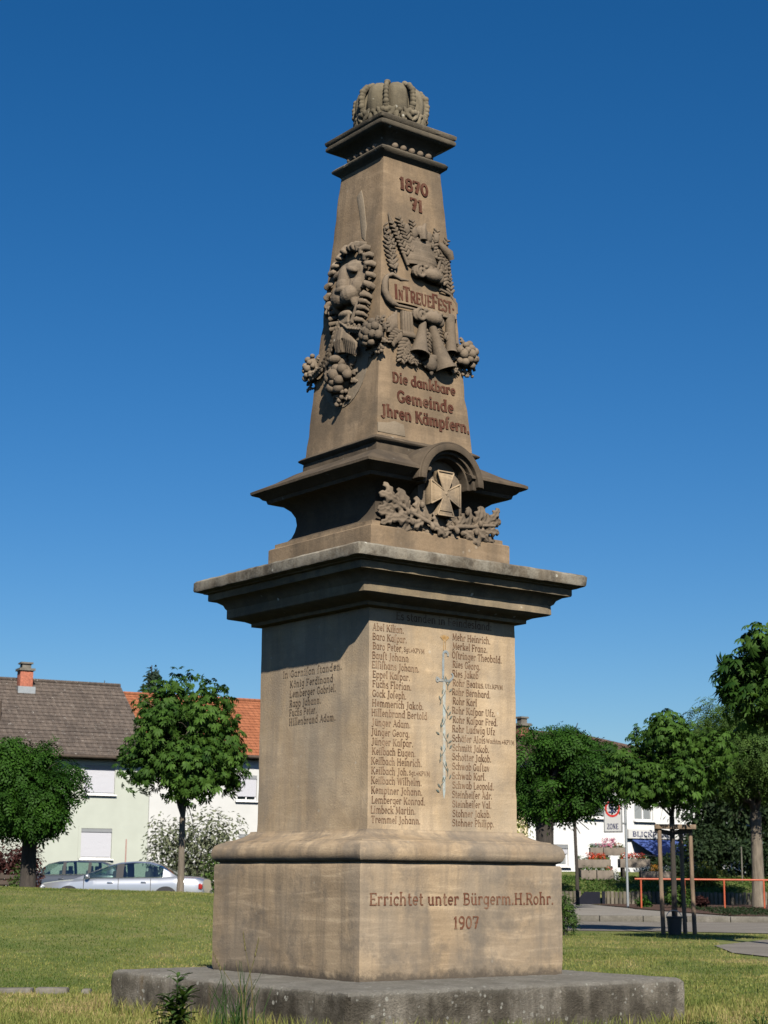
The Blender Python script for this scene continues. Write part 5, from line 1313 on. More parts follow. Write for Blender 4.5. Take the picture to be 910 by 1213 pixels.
# ------------------------------------------------------------------ trees
def leaf_cloud(centers, radii, n, kind, size, rng, droop=0.35, shell=0.55, flat=0.0):
    """leaves spread through lobes; returns vertex and triangle arrays plus a per-leaf value"""
    C = np.array(centers, float); Rr = np.array(radii, float)
    vol = np.prod(Rr, axis=1) ** 0.75; pick = rng.choice(len(C), n, p=vol / vol.sum())
    d = rng.normal(size=(n, 3)); d /= np.linalg.norm(d, axis=1, keepdims=True)
    rad = shell + (1.06 - shell) * rng.random(n) ** 0.6
    pos = C[pick] + d * Rr[pick] * rad[:, None]
    # orientation: outward, tilted up, with scatter
    nrm = d * 0.8 + np.array([0, 0, 0.55]) + rng.normal(size=(n, 3)) * 0.45; nrm /= np.linalg.norm(nrm, axis=1, keepdims=True)
    fwd = d + np.array([0, 0, -droop]) + rng.normal(size=(n, 3)) * 0.5
    fwd -= nrm * np.sum(fwd * nrm, axis=1, keepdims=True); fwd /= np.linalg.norm(fwd, axis=1, keepdims=True) + 1e-9
    side = np.cross(nrm, fwd)
    if kind == 'palmate':
        base = []
        for a, L in ((-78, .62), (-48, .86), (-17, 1.0), (17, 1.0), (48, .86), (78, .62)):
            ca, sa = math.cos(R(a)), math.sin(R(a))
            def P(l, w, h): return (l * ca * L - w * sa, l * sa * L + w * ca, h)
            base.append([P(0.05, 0, 0), P(.62, -.15, -.10), P(.55, 0, -.02), P(.62, .15, -.10), P(1.0, 0, -.34)])
        LV = np.array(base).reshape(-1, 3); T = []
        for k_ in range(6): T += [(5 * k_, 5 * k_ + 1, 5 * k_ + 2), (5 * k_, 5 * k_ + 2, 5 * k_ + 3), (5 * k_ + 1, 5 * k_ + 4, 5 * k_ + 2), (5 * k_ + 2, 5 * k_ + 4, 5 * k_ + 3)]
    elif kind == 'sprig':
        base = []; T = []
        for k_ in range(7):
            t = (k_ // 2) / 3.2; sgn = 1 if k_ % 2 else -1
            bx, by = t, 0.0; a = sgn * R(55) if k_ < 6 else 0
            ca, sa = math.cos(a), math.sin(a); L = .42
            def P(l, w, h): return (bx + l * ca - w * sa, by + l * sa + w * ca, h - .25 * (bx + l * .5) ** 2)
            base += [P(0, 0, 0), P(L * .5, -.10, -.04), P(L, 0, -.05), P(L * .5, .10, -.04)]
            T += [(4 * k_, 4 * k_ + 1, 4 * k_ + 2), (4 * k_, 4 * k_ + 2, 4 * k_ + 3)]
        LV = np.array(base)
    else:  # single folded leaf
        LV = np.array([(0, 0, 0), (.45, -.24, .05), (1, 0, -.12), (.45, .24, .05)]); T = [(0, 1, 2), (0, 2, 3)]
    s = size * rng.uniform(.65, 1.2, n)
    m = len(LV)
    V = pos[:, None, :] + s[:, None, None] * (LV[None, :, 0:1] * fwd[:, None, :] + LV[None, :, 1:2] * side[:, None, :] + LV[None, :, 2:3] * nrm[:, None, :])
    Fc = (np.arange(n)[:, None, None] * m + np.array(T)[None]).reshape(-1, 3)
    val = np.clip(rng.normal(.5, .20, n) + rng.normal(0, .16, len(C))[pick], 0, 1)
    return V.reshape(-1, 3), Fc, np.repeat(val, m)

def limb(p, q, r0, r1, rng, wob=0.06, n=6):
    p, q = Vector(p), Vector(q); L = (q - p).length; pts = []
    for i in range(n + 1):
        t = i / n; w = p.lerp(q, t) + Vector(rng.normal(size=3)) * wob * L * (0 if i in (0, n) else 1) * .5 + Vector((0, 0, .10 * L * math.sin(math.pi * t)))
        pts.append(w)
    return pts, [r0 + (r1 - r0) * (i / n) for i in range(n + 1)]

def make_tree(name, label, cat, base, fork_z, r_trunk, crown_c, crown_r, seed, leafmat, barkmat, kind, size, n, nl=26, lobe=0.38, limbs=9, droop=.35, group=None, taper=.7, lean=(0, 0), inner=0.5, limb_r=.45, dome=0.0, shoots=6):
    rng = np.random.default_rng(seed); b = Vector(base)
    root = empty(name, b, label=label, cat=cat, group=group)
    cc = Vector(crown_c) - b; cr = Vector(crown_r)
    C, Rr = [], []
    for i in range(nl):
        d = rng.normal(size=3); d /= np.linalg.norm(d); q = .38 + .55 * rng.random() ** .8
        if d[2] < -.5: d[2] *= .6
        s_ = 1 - dome * max(0.0, d[2] * q) - .12 * dome * max(0.0, -d[2])
        C.append((cc.x + d[0] * cr.x * q * s_, cc.y + d[1] * cr.y * q * s_, cc.z + d[2] * cr.z * q))
        k_ = lobe * rng.uniform(.5, 1.3); Rr.append((cr.x * k_, cr.y * k_, cr.z * k_ * .85))
    for i in range(shoots):                                              # stray shoots break the outline
        a_ = rng.uniform(0, 6.28); e_ = rng.uniform(-.1, 1.2); q = rng.uniform(.86, 1.02); s_ = 1 - dome * .6 * max(0.0, math.sin(e_))
        C.append((cc.x + math.cos(a_) * math.cos(e_) * cr.x * q * s_, cc.y + math.sin(a_) * math.cos(e_) * cr.y * q * s_, cc.z + math.sin(e_) * cr.z * q)); Rr.append(tuple(x * rng.uniform(.10, .2) for x in cr))
    V, Fc, val = leaf_cloud(C, Rr, n, kind, size, rng, droop, shell=inner)
    np_mesh('crown', V, Fc, leafmat, root, val)
    mb = MB(); fz = fork_z - b.z; top = Vector((lean[0], lean[1], fz))
    pts = [Vector((0, 0, -.1)), Vector((0, 0, .05)), Vector((lean[0] * .3, lean[1] * .3, fz * .4)) + Vector((rng.normal() * .01, 0, 0)), Vector((lean[0] * .7, lean[1] * .7, fz * .75)), top]
    mb.tube(pts, [r_trunk * 1.5, r_trunk * 1.15, r_trunk, r_trunk * .92, r_trunk * .95], 14)
    lp, lr = limb(top, (cc.x, cc.y, cc.z + cr.z * .55), r_trunk * .8, r_trunk * .12, rng); mb.tube(lp, lr, 9)
    tips = sorted(range(nl), key=lambda i: rng.random())[:limbs] + list(range(nl, nl + shoots))
    for i in tips:
        s0 = lp[int(rng.integers(0, 3))]
        p2, r2 = limb(s0, Vector(C[i]).lerp(top, .14), r_trunk * limb_r * rng.uniform(.7, 1.1), r_trunk * .08, rng); mb.tube(p2, r2, 7)
        for _ in range(2):
            k_ = int(rng.integers(2, 5)); e = p2[k_] + Vector(rng.normal(size=3)) * .28 * cr.x
            p3, r3 = limb(p2[k_], e, r2[k_] * .6, r_trunk * .04, rng, n=4); mb.tube(p3, r3, 5)
    mb.build('trunk', barkmat, root, smooth=60)
    return root

def P(u, v, Y): return at(u, v, Y)
def on_ground(u, Y):
    x = at(u, 1040, Y).x; return Vector((x, Y, ground_z(x, Y)))

# left: dark globe tree at the crest, chestnut sapling before the car, firs behind the roofs
b = on_ground(33, 36); c = P(26, 948, 36)
make_tree('globe_tree', 'dark dense globe tree on the lawn crest left of the cars', 'tree', b, P(33, 985, 36).z, .165, c, (1.32, 1.3, 1.36), 3, M['leaf_globe'], M['bark_dark'], 'sprig', .20, 8500, nl=38, limbs=10, lobe=.34, group='street trees', dome=.5)
b = on_ground(214, 33); c = P(221, 886, 33)
make_tree('chestnut_tree', 'chestnut tree with a slim pale trunk in front of the silver car', 'tree', b, P(214, 968, 33).z, .062, c, (1.36, 1.3, 1.58), 5, M['leaf_chestnut'], M['bark_grey'], 'palmate', .145, 4000, nl=50, lobe=.34, limbs=14, droop=.85, dome=.62, group='street trees', inner=.35)
for (u, v0, v1, Y, w, n, sd, nm, lb) in ((180, 788, 850, 92, 1.15, 7000, 21, 'fir_tree', 'dark conifer top showing above the orange roof'), (124, 806, 850, 96, .55, 2500, 22, 'fir_tree', 'small dark treetop peeping over the ridge between both left roofs')):
    t = P(u, v0, Y); rng = np.random.default_rng(sd); root = empty(nm, (t.x, Y, 0), label=lb, cat='tree')
    C, Rr = [], []
    for i in range(60):
        f = rng.random() ** .6; a = rng.uniform(0, 6.28); rr = w * (.12 + .88 * f) * .75
        C.append((rr * math.cos(a), rr * math.sin(a), t.z - f * 3.6 - .15)); Rr.append((.30 * w * f + .22, .30 * w * f + .22, .30))
    V, Fc, val = leaf_cloud(C, Rr, n, 'leaf', .30, rng, .3); np_mesh('crown', V, Fc, M['leaf_fir'], root, val)
    mb = MB(); mb.tube([(0, 0, -.1), (0, 0, t.z * .6), (0, 0, t.z)], [.3, .18, .02], 10); mb.build('trunk', M['bark_dark'], root, smooth=60)

# right trees
b = on_ground(646, 43); c = P(668, 921, 43)
make_tree('globe_tree', 'thick trunked globe tree half hidden behind the right side of the memorial', 'tree', b, P(646, 968, 43).z, .24, c, (1.78, 1.6, 1.32), 9, M['leaf_globe'], M['bark_dark'], 'sprig', .23, 8500, nl=36, limbs=12, lobe=.34, group='street trees', dome=.3)
b = on_ground(684, 50); c = P(690, 945, 50)
make_tree('young_tree', 'thin stemmed sapling before the white shop house', 'tree', b, P(681, 975, 50).z, .05, c, (.8, .8, .75), 12, M['leaf_globe'], M['bark_dark'], 'sprig', .16, 1800, nl=14, limbs=5, lean=(-.05, 0))
b = on_ground(798, 31.6); c = P(789, 908, 31.6)
T2 = make_tree('chestnut_tree', 'young chestnut tree tied between wooden stakes at the road edge', 'tree', b, P(798, 968, 31.6).z, .050, c, (1.06, .95, 1.04), 16, M['leaf_chestnut'], M['bark_dark'], 'palmate', .132, 3300, nl=34, lobe=.40, limbs=12, droop=.7, group='street trees', inner=.3)
b = on_ground(898, 48.5); c = P(868, 896, 48.5)
make_tree('maple_tree', 'broad tree with bare grey forking limbs behind the orange railing', 'tree', b, P(896, 962, 48.5).z, .17, c, (2.3, 1.9, 1.95), 19, M['leaf_mid'], M['bark_grey'], 'sprig', .20, 11500, nl=44, lobe=.34, limbs=18, group='street trees', inner=.35, limb_r=.55, shoots=0)
bx = at(958, 1040, 25.5).x; b = Vector((bx, 25.5, ground_z(bx, 25.5))); c = P(948, 805, 25.5)
make_tree('chestnut_tree', 'nearest chestnut tree whose big leaves enter at the right edge', 'tree', b, P(958, 930, 25.5).z, .10, c, (1.10, 1.0, 1.05), 23, M['leaf_chestnut'], M['bark_grey'], 'palmate', .17, 2300, nl=34, lobe=.36, limbs=12, droop=.7, group='street trees', inner=.3)
# dark greenery behind the maple, one tree each
for i, (u, v, Y, rx, rz, n, lb) in enumerate(((842, 955, 62, 1.7, 2.6, 5200, 'dark leafy tree behind the broad forking tree, left one'), (905, 945, 60, 2.0, 3.0, 6500, 'dark leafy tree behind the broad forking tree, right one'), (935, 880, 66, 2.4, 3.0, 5000, 'tall dark tree at the far right edge behind the others'))):
    c = P(u, v, Y); g_ = Vector((c.x, Y, ground_z(c.x, Y)))
    make_tree('dark_tree', lb, 'tree', g_, g_.z + 1.0, .14, c, (rx, 1.5, rz), 40 + i, M['leaf_dark'], M['bark_dark'], 'leaf', .22, n, nl=34, lobe=.4, limbs=6, group='dark trees at the right')

def make_shrub(name, label, u, v0, v1, Y, w, mat, n, size, seed, kind='leaf', droop=.2, group=None, cat='shrub', depth=None):
    g_ = on_ground(u, Y); top = P(u, v0, Y).z; h = max(.15, top - g_.z); rng = np.random.default_rng(seed)
    root = empty(name, g_, label=label, cat=cat, group=group)
    C, Rr = [], []
    for i in range(26):
        a = rng.uniform(0, 6.28); q = math.sqrt(rng.random()); zf = rng.uniform(.22, .88) * (1 - .25 * q)
        C.append((w * .62 * q * math.cos(a), (depth or w) * .6 * q * math.sin(a), h * zf)); k_ = rng.uniform(.22, .42); Rr.append((w * k_, (depth or w) * k_, h * k_ * .62))
    V, Fc, val = leaf_cloud(C, Rr, n, kind, size, rng, droop, shell=.35); np_mesh('foliage', V, Fc, mat, root, val)
    mb = MB()
    for i in range(7):
        c = C[i]; mb.tube([(c[0] * .15, c[1] * .15, -.05), (c[0] * .5, c[1] * .5, c[2] * .6), c], [.03 * min(1, w), .02 * min(1, w), .006], 6)
    mb.build('stem', M['bark_dark'], root, smooth=60)
    return root
make_shrub('silver_shrub', 'large pale silvery variegated shrub behind the silver car', 226, 950, 1058, 60, 2.0, M['leaf_silver'], 5200, .17, 60)
make_shrub('dark_shrub', 'low dark green shrub between the silvery shrub and the memorial', 268, 1005, 1058, 57, .9, M['leaf_mid'], 1400, .13, 61)
make_shrub('red_shrub', 'dark red leaved shrub behind the left globe tree', 12, 982, 1050, 50, 1.35, M['leaf_red'], 3200, .14, 62)
make_shrub('green_shrub', 'small fresh green shrub at the foot of the left globe tree', 24, 1018, 1050, 44, .35, M['leaf_mid'], 700, .09, 63)
make_shrub('dark_shrub', 'broad dark hedge shrub right of the shop awning', 838, 978, 1040, 58, 1.35, M['leaf_dark'], 4200, .15, 64)
make_shrub('dark_shrub', 'dark shrub below the blue awning behind the stakes', 793, 1008, 1040, 57.5, .85, M['leaf_dark'], 2000, .13, 65)
make_shrub('dark_shrub', 'dark shrub at the right edge behind the maple trunk', 893, 985, 1045, 57, 1.2, M['leaf_dark'], 3000, .15, 66)
make_shrub('yellow_shrub', 'bright yellow green shrub behind the orange railing', 832, 1023, 1048, 54.0, .85, M['leaf_yellow'], 1300, .12, 67, depth=.5)
make_shrub('clipped_shrub', 'small round green shrub in the bed right of the sign pole', 763, 1060, 1080, 46.5, .26, M['leaf_globe'], 700, .07, 68)
make_shrub('clipped_shrub', 'bushy grey green shrub in the bed behind the stakes', 803, 1045, 1078, 46.0, .40, M['leaf_mid'], 1300, .09, 69)
make_shrub('grassy_clump', 'reddish grass clump in the bed right of the stakes', 829, 1058, 1078, 46.5, .26, M['leaf_red'], 500, .09, 70, cat='plant')
make_shrub('corner_shrub', 'low dark leafy plant peeking out beside the pedestal on the right', 668, 1050, 1090, 30.5, .26, M['leaf_mid'], 420, .11, 71, 'sprig', cat='plant')
make_shrub('ivy_shrub', 'trailing green plant on the dark railing at the memorial edge', 616, 935, 1010, 56, .55, M['leaf_yellow'], 500, .13, 72)

# ------------------------------------------------------------------ cars
def loft(sections, n_close=True):
    m = len(sections[0]); vs = [p for s in sections for p in s]; fs = []
    for i in range(len(sections) - 1):
        for k_ in range(m - 1): fs.append((i * m + k_, i * m + k_ + 1, (i + 1) * m + k_ + 1, (i + 1) * m + k_))
    fs.append(tuple(range(m))); fs.append(tuple(range(len(sections) * m - 1, (len(sections) - 1) * m - 1, -1)))
    return vs, fs

def make_car(name, label, loc, rz, paint, L, W, H, belt, top, pillars, wheels, boot=True, cat='car'):
    """x runs from the nose (0) to the tail (L); belt/top are (x, z) profile lines; pillars split the side glass"""
    root = empty(name, loc, rz, label=label, cat=cat)
    lerp = lambda tab, x: float(np.interp(x, [p[0] for p in tab], [p[1] for p in tab]))
    xs_ = sorted(set(list(np.linspace(0, L, 34)) + [p[0] for p in belt])); secs = []
    for x in xs_:
        e = min(x, L - x); hw = W / 2 * (0.74 + 0.26 * min(1, (e / .75)) ** .5); zb = lerp(belt, x); z0 = .20 + (.12 if e < .1 else 0)
        half = [(0, z0), (hw * .86, z0), (hw * .97, z0 + .14), (hw, .48), (hw * .985, zb - .20), (hw * .955, zb - .06), (hw * .90, zb - .012), (hw * .6, zb + .022), (0, zb + .035)]
        secs.append([(x, -y, z) for y, z in half] + [(x, y, z) for y, z in half[::-1][1:]])
    vs, fs = loft(secs); mb = MB(); mb.add(vs, fs); body = mb.build('body', paint, root, smooth=35)
    # cabin shell (roof and pillars) and glass set just proud of it
    g0, g1 = top[0][0], top[-1][0]; cs = []
    cx_ = sorted(set(list(np.linspace(g0, g1, 30)) + [p[0] for p in top]))
    def halfw(x, z, zb): return W / 2 * (.90 - .24 * max(0, (z - zb)) / (H - .9) * .62)
    for x in cx_:
        zb = lerp(belt, x); zt = max(zb + .004, lerp(top, x)); hb = W / 2 * .875; ht = halfw(x, zt, zb) * .93
        half = [(0, zb - .03), (hb, zb - .03), (hb, zb), (hb + (ht - hb) * .55, zb + (zt - zb) * .58), (ht, zb + (zt - zb) * .90), (ht * .86, zb + (zt - zb) * .975), (0, zt)]
        cs.append([(x, -y, z) for y, z in half] + [(x, y, z) for y, z in half[::-1][1:]])
    mb = MB(); m = len(cs[0])
    wind, back = pillars['wind'], pillars['back']
    rng_side = pillars['side']
    vsc = [p for s in cs for p in s]; fsc = []; glass_f = []; screen_f = []; pil_f = []
    for i in range(len(cs) - 1):
        xm = (cx_[i] + cx_[i + 1]) / 2
        for k_ in range(m - 1):
            f = (i * m + k_, i * m + k_ + 1, (i + 1) * m + k_ + 1, (i + 1) * m + k_)
            side_band = k_ in (2, 3, m - 4, m - 5)
            if side_band and any(a < xm < b for a, b in rng_side): glass_f.append(f)
            elif k_ in (4, 5, m - 6, m - 7) and (xm < wind or xm > back): screen_f.append(f)
            elif side_band and rng_side[0][0] < xm < rng_side[-1][0]: pil_f.append(f)
            elif k_ in (0, 1, m - 2, m - 3): continue
            else: fsc.append(f)
    part_meshes('roof', vsc, fsc, paint, root)
    part_meshes('side_window', vsc, glass_f, M['car_glass'], root)
    part_meshes('windscreen', vsc, screen_f, M['car_glass'], root)
    part_meshes('door_pillar', vsc, pil_f, M['interior'], root)
    # seats and dash inside
    mb = MB()
    for x in pillars['seats']:
        for y in (-.36, .36):
            mb.box((x, y, .86), (.16, .46, .5)); mb.box((x + .03, y, 1.17), (.10, .26, .17))
    mb.box((g0 + .55, 0, .86), (.3, W * .7, .16)); mb.build('seat', M['interior'], root, bevel=.03)
    # chrome line, handles, mirror
    mb = MB()
    for y in (-1, 1):
        a, b_ = rng_side[0][0], rng_side[-1][1]
        mb.tube([(x, y * (W / 2 * .882), lerp(belt, x) + .008) for x in np.linspace(a, b_, 12)], .009, 6)
    mb.build('trim_strip', M['chrome'], root)
    for x in pillars['handles']:
        mb = MB(); mb.box((x, -W / 2 * .985, lerp(belt, x) - .13), (.17, .03, .035)); mb.build('door_handle', M['chrome'] if boot else paint, root, bevel=.008)
    mb = MB(); mb.ball((rng_side[0][0] + .12, -W / 2 - .06, lerp(belt, rng_side[0][0]) + .08), (.07, .10, .065)); mb.build('mirror', paint, root, smooth=60)
    mb = MB()
    for x in pillars['seams']: mb.box((x, -W / 2 * .9905, .60), (.012, .02, .62))
    mb.build('door_gap', M['interior'], root)
    for x in wheels:
        for y in (-1, 1):
            mb = MB(); yy = y * (W / 2 - .10)
            mb.tube([(x, yy - y * .1, .315), (x, yy + y * .075, .315), (x, yy + y * .103, .315)], [.315, .315, .29], 28); wh = mb.build('wheel', M['rubber'], root, smooth=40)
            mb = MB(); mb.tube([(x, yy + y * .10, .315), (x, yy + y * .112, .315)], [.215, .205], 24)
            for i in range(7):
                t = 2 * math.pi * i / 7; mb.tube([(x, yy + y * .115, .315), (x + .19 * math.cos(t), yy + y * .118, .315 + .19 * math.sin(t))], [.035, .022], 6)
            mb.build('rim', M['zinc'], wh, smooth=40)
            mb = MB(); pts = [(.375 * math.cos(R(a)), .375 * math.sin(R(a))) for a in range(-12, 193, 12)]
            mb.prism(pts, y * (W / 2 - .03), y * (W / 2 + .004), lambda a, b__, d, x=x: (x + a, d, .315 + b__)); mb.build('wheel_arch', M['rubber'], root)
    for y in (-1, 1):
        mb = MB(); mb.ball((.10, y * W * .36, .64), (.10, .17, .075)); mb.build('headlight', M['lamp_clear'], root, smooth=60)
        mb = MB(); mb.box((L - .10, y * W * .395, lerp(belt, L - .1) - .19), (.12, .16, .16)); mb.build('tail_light', M['tail_red'], root, bevel=.03)
    mb = MB(); mb.box((L - .03, 0, .42), (.14, W * .82, .16)); mb.box((.03, 0, .40), (.14, W * .8, .18)); mb.build('bumper', paint, root, bevel=.05)
    return root

YS = 50.0
x0 = at(52, 1040, YS + .6).x; x1 = at(244, 1040, YS - .3).x; LC = (x1 - x0)
zc = 0.0
sed = make_car('sedan_car', 'silver four door sedan parked broadside beyond the lawn', (x0, YS + .9, zc - .03), R(-4), M['paint_silver'], LC, 1.8, 1.40,
    [(0, .62), (.08, .74), (.5, .80), (1.25, .87), (1.7, .90), (3.5, .93), (4.0, .96), (LC - .25, .93), (LC - .04, .86), (LC, .6)],
    [(1.0, .87), (1.5, 1.07), (2.0, 1.27), (2.35, 1.36), (2.75, 1.395), (3.15, 1.375), (3.5, 1.28), (3.8, 1.12), (4.05, .97)],
    dict(wind=2.02, back=3.42, side=[(1.35, 2.30), (2.42, 3.30), (3.34, 3.62)], seats=[2.2, 3.15], handles=[2.12, 3.1], seams=[1.35, 2.36, 3.30]), [.92, LC - 1.08])
YH = 56.5
xh = at(44, 1040, YH).x
hat = make_car('hatchback_car', 'dark grey small hatchback parked behind the silver sedan', (xh - .85, YH + .8, -0.01), R(-6), M['paint_grey'], 3.75, 1.62, 1.42,
    [(0, .62), (.08, .74), (.45, .82), (.85, .92), (1.2, .96), (3.4, 1.0), (3.68, .94), (3.75, .6)],
    [(.60, .90), (.95, 1.12), (1.25, 1.33), (1.6, 1.41), (2.2, 1.43), (3.0, 1.40), (3.35, 1.28), (3.66, .97)],
    dict(wind=1.25, back=3.2, side=[(.98, 1.75), (1.85, 2.6), (2.7, 3.2)], seats=[1.7, 2.6], handles=[1.75, 2.6], seams=[.95, 1.8, 2.65]), [.7, 3.0], boot=False)

# ------------------------------------------------------------------ street furniture on the right
# parking-zone sign
sb = on_ground(742.5, 46.5); st_ = P(738, 944, 46.5)
sign = empty('zone_sign', sb, R(-34), label='grey framed speed zone sign with a red ring on a slim steel pole', cat='road sign')
hh = st_.z - sb.z
mb = MB(); mb.tube([(0.02, 0, -.1), (0.0, 0, hh + .02)], .034, 12); mb.build('pole', M['zinc'], sign, smooth=50)
pw, ph = .56, .98; px_ = -.34; pz = hh - ph / 2 + .03
mb = MB(); mb.box((px_, -.06, pz), (pw, .03, ph)); plate = mb.build('plate', M['sign_grey'], sign, bevel=.012)
mb = MB(); mb.box((px_, -.078, pz), (pw - .07, .008, ph - .07)); mb.build('sign_face', M['sign_white'], plate)
ring = lambda r0, r1, y, zc_: None
mb = MB(); zc_ = pz + .15
def disc(mb, r, y, n=36): mb.add([(px_ + r * math.cos(2 * math.pi * i / n), y, zc_ + r * math.sin(2 * math.pi * i / n)) for i in range(n)], [tuple(range(n))])
def annulus(mb, r0, r1, y, n=36):
    mb.add([(px_ + r * math.cos(2 * math.pi * i / n), y, zc_ + r * math.sin(2 * math.pi * i / n)) for r in (r1, r0) for i in range(n)], [(i, (i + 1) % n, n + (i + 1) % n, n + i) for i in range(n)])
annulus(mb, .172, .228, -.0865); mb.build('red_ring', M['sign_red'], plate)
mb = MB(); lettering(mb, '30', px_ - .125, zc_ - .11, .22, lambda a, z, o: Vector((a, -.083 - o, z)), width=.25, bold=1.5); mb.build('sign_lettering', M['sign_navy'], plate)
mb = MB(); lettering(mb, 'ZONE', px_ - .17, pz - .40, .15, lambda a, z, o: Vector((a, -.083 - o, z)), width=.34, bold=1.0); mb.build('sign_lettering', M['sign_navy'], plate)
mb = MB()
for dz in (.25, -.25): mb.box((px_ + .17, -.03, pz + dz), (.42, .03, .05))
mb.build('bracket', M['zinc'], plate)

# staked frame round the young chestnut
fb = on_ground(800, 31.4)
frame = empty('tree_stake_frame', (fb.x, fb.y, fb.z), R(4), label='weathered wooden stake frame with crossbar round the young chestnut', cat='tree support')
hS = P(800, 978, 31.4).z - fb.z
for (u, dy) in ((783, 0.0), (821, 0.12), (812, .62)):
    x = P(u, 1040, 31.4 + dy).x - fb.x
    mb = MB(); mb.tube([(x + .02, dy, -.15), (x - .005, dy, hS * .5), (x - .01, dy, hS + .02)], [.042, .04, .038], 12); mb.build('stake', M['wood_post'], frame, smooth=50)
xL, xR = P(776, 1040, 31.4).x - fb.x, P(826, 1040, 31.4).x - fb.x
mb = MB(); mb.box(((xL + xR) / 2, -.045, hS - .02), (xR - xL, .05, .085)); mb.box(((xL + xR) / 2 + .12, .32, hS - .02), (.06, .72, .07)); mb.build('crossbar', M['wood_post'], frame, bevel=.008)
mb = MB(); ties = []
for i in range(4): mb.tube([(-.36, -.03, hS - .12 + .02 * i), (-.04, .16, hS - .16 + .02 * i), (.04, .16, hS - .15 + .02 * i), (.36, .05, hS - .11 + .02 * i)], .013, 6)
mb.build('tie_rope', M['rubber'], frame)
mb = MB(); kb = P(799, 1090, 31.0)
can = empty('bucket', (kb.x, 31.0, ground_z(kb.x, 31.0)), R(8), label='black rubber bucket standing at the foot of the staked chestnut', cat='bucket')
mb = MB(); mb.lathe([(.10, 0), (.115, .01), (.135, .29), (.145, .30), (.145, .325), (.13, .325), (.12, .29), (.09, .02)], n=24); mb.build('bucket_body', M['rubber'], can, smooth=40)
mb = MB(); mb.tube([(.14 * math.cos(R(a)), .02, .30 + .13 * math.sin(R(a))) for a in range(0, 181, 15)], .007, 6); mb.build('handle', M['zinc'], can)

# palisade wall (each post a part), the stair gap's shade set in as a near-black panel
pal = empty('palisade_wall', (0, 0, 0), label='low wall of upright weathered palisade posts below the flower bank', cat='wall')
xa, xb = P(664, 1050, 52).x, P(930, 1050, 52).x; i = 0; x = xa
gap = (P(690, 1050, 52).x, P(715, 1050, 52).x)
while x < xb:
    w = .118
    if not (gap[0] < x + w / 2 < gap[1]):
        gz = ground_z(x, 51.9); h = P(770, 1056.5, 52).z + RNG.uniform(-.02, .02)
        mb = MB(); mb.tube([(x + w / 2, 52.0, gz - .1), (x + w / 2, 52.0, h - .015), (x + w / 2, 52.0, h)], [w / 2 * .97, w / 2 * .97, w / 2 * .8], 10)
        i += 1
        if i <= 100: mb.build('palisade_post', M['palisade'], pal, smooth=50)
    x += .124
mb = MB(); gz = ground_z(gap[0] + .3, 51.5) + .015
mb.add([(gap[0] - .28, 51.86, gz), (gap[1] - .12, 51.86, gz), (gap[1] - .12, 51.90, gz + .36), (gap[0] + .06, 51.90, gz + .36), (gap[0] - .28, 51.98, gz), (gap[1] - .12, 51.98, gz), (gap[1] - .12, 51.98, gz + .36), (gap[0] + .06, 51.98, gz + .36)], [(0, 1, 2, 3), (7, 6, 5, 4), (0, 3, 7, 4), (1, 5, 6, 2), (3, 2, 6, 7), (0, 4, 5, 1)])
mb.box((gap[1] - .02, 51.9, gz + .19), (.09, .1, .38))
dp = mb.build('stair_shade_panel', plain('stair_shade', (.012, .013, .02), .9, spec=.1), None); tag(dp, 'near black slanted panel standing in for the shaded stair opening in the palisade wall', 'panel')

# flower bank surface growth (uncountable) and the troughs
def ground_cover(name, label, pts, n, size, mat, seed, h=.15):
    rng = np.random.default_rng(seed); x = rng.uniform(pts[0], pts[1], n); y = rng.uniform(pts[2], pts[3], n)
    z = np.array([ground_z(a, b_) for a, b_ in zip(x, y)]) + rng.uniform(0, h, n)
    C = np.stack([x, y, z], 1); V, Fc, val = leaf_cloud(C, np.full((n, 3), .04), n * 2, 'leaf', size, rng, -.6)
    o = np_mesh(name, V, Fc, mat, None, val); tag(o, label, 'plants', kind='stuff'); return o
ground_cover('bank_plants', 'green ground cover growing on the bank above the palisade', (xa, xb + 3, 52.3, 58), 8000, .085, M['leaf_mid'], 80, .05)
ground_cover('bed_plants', 'low creeping plants in the bed under the maple', (P(826, 1060, 44).x, P(915, 1060, 44).x, 40.6, 46), 2600, .06, M['leaf_dark'], 81, .04)

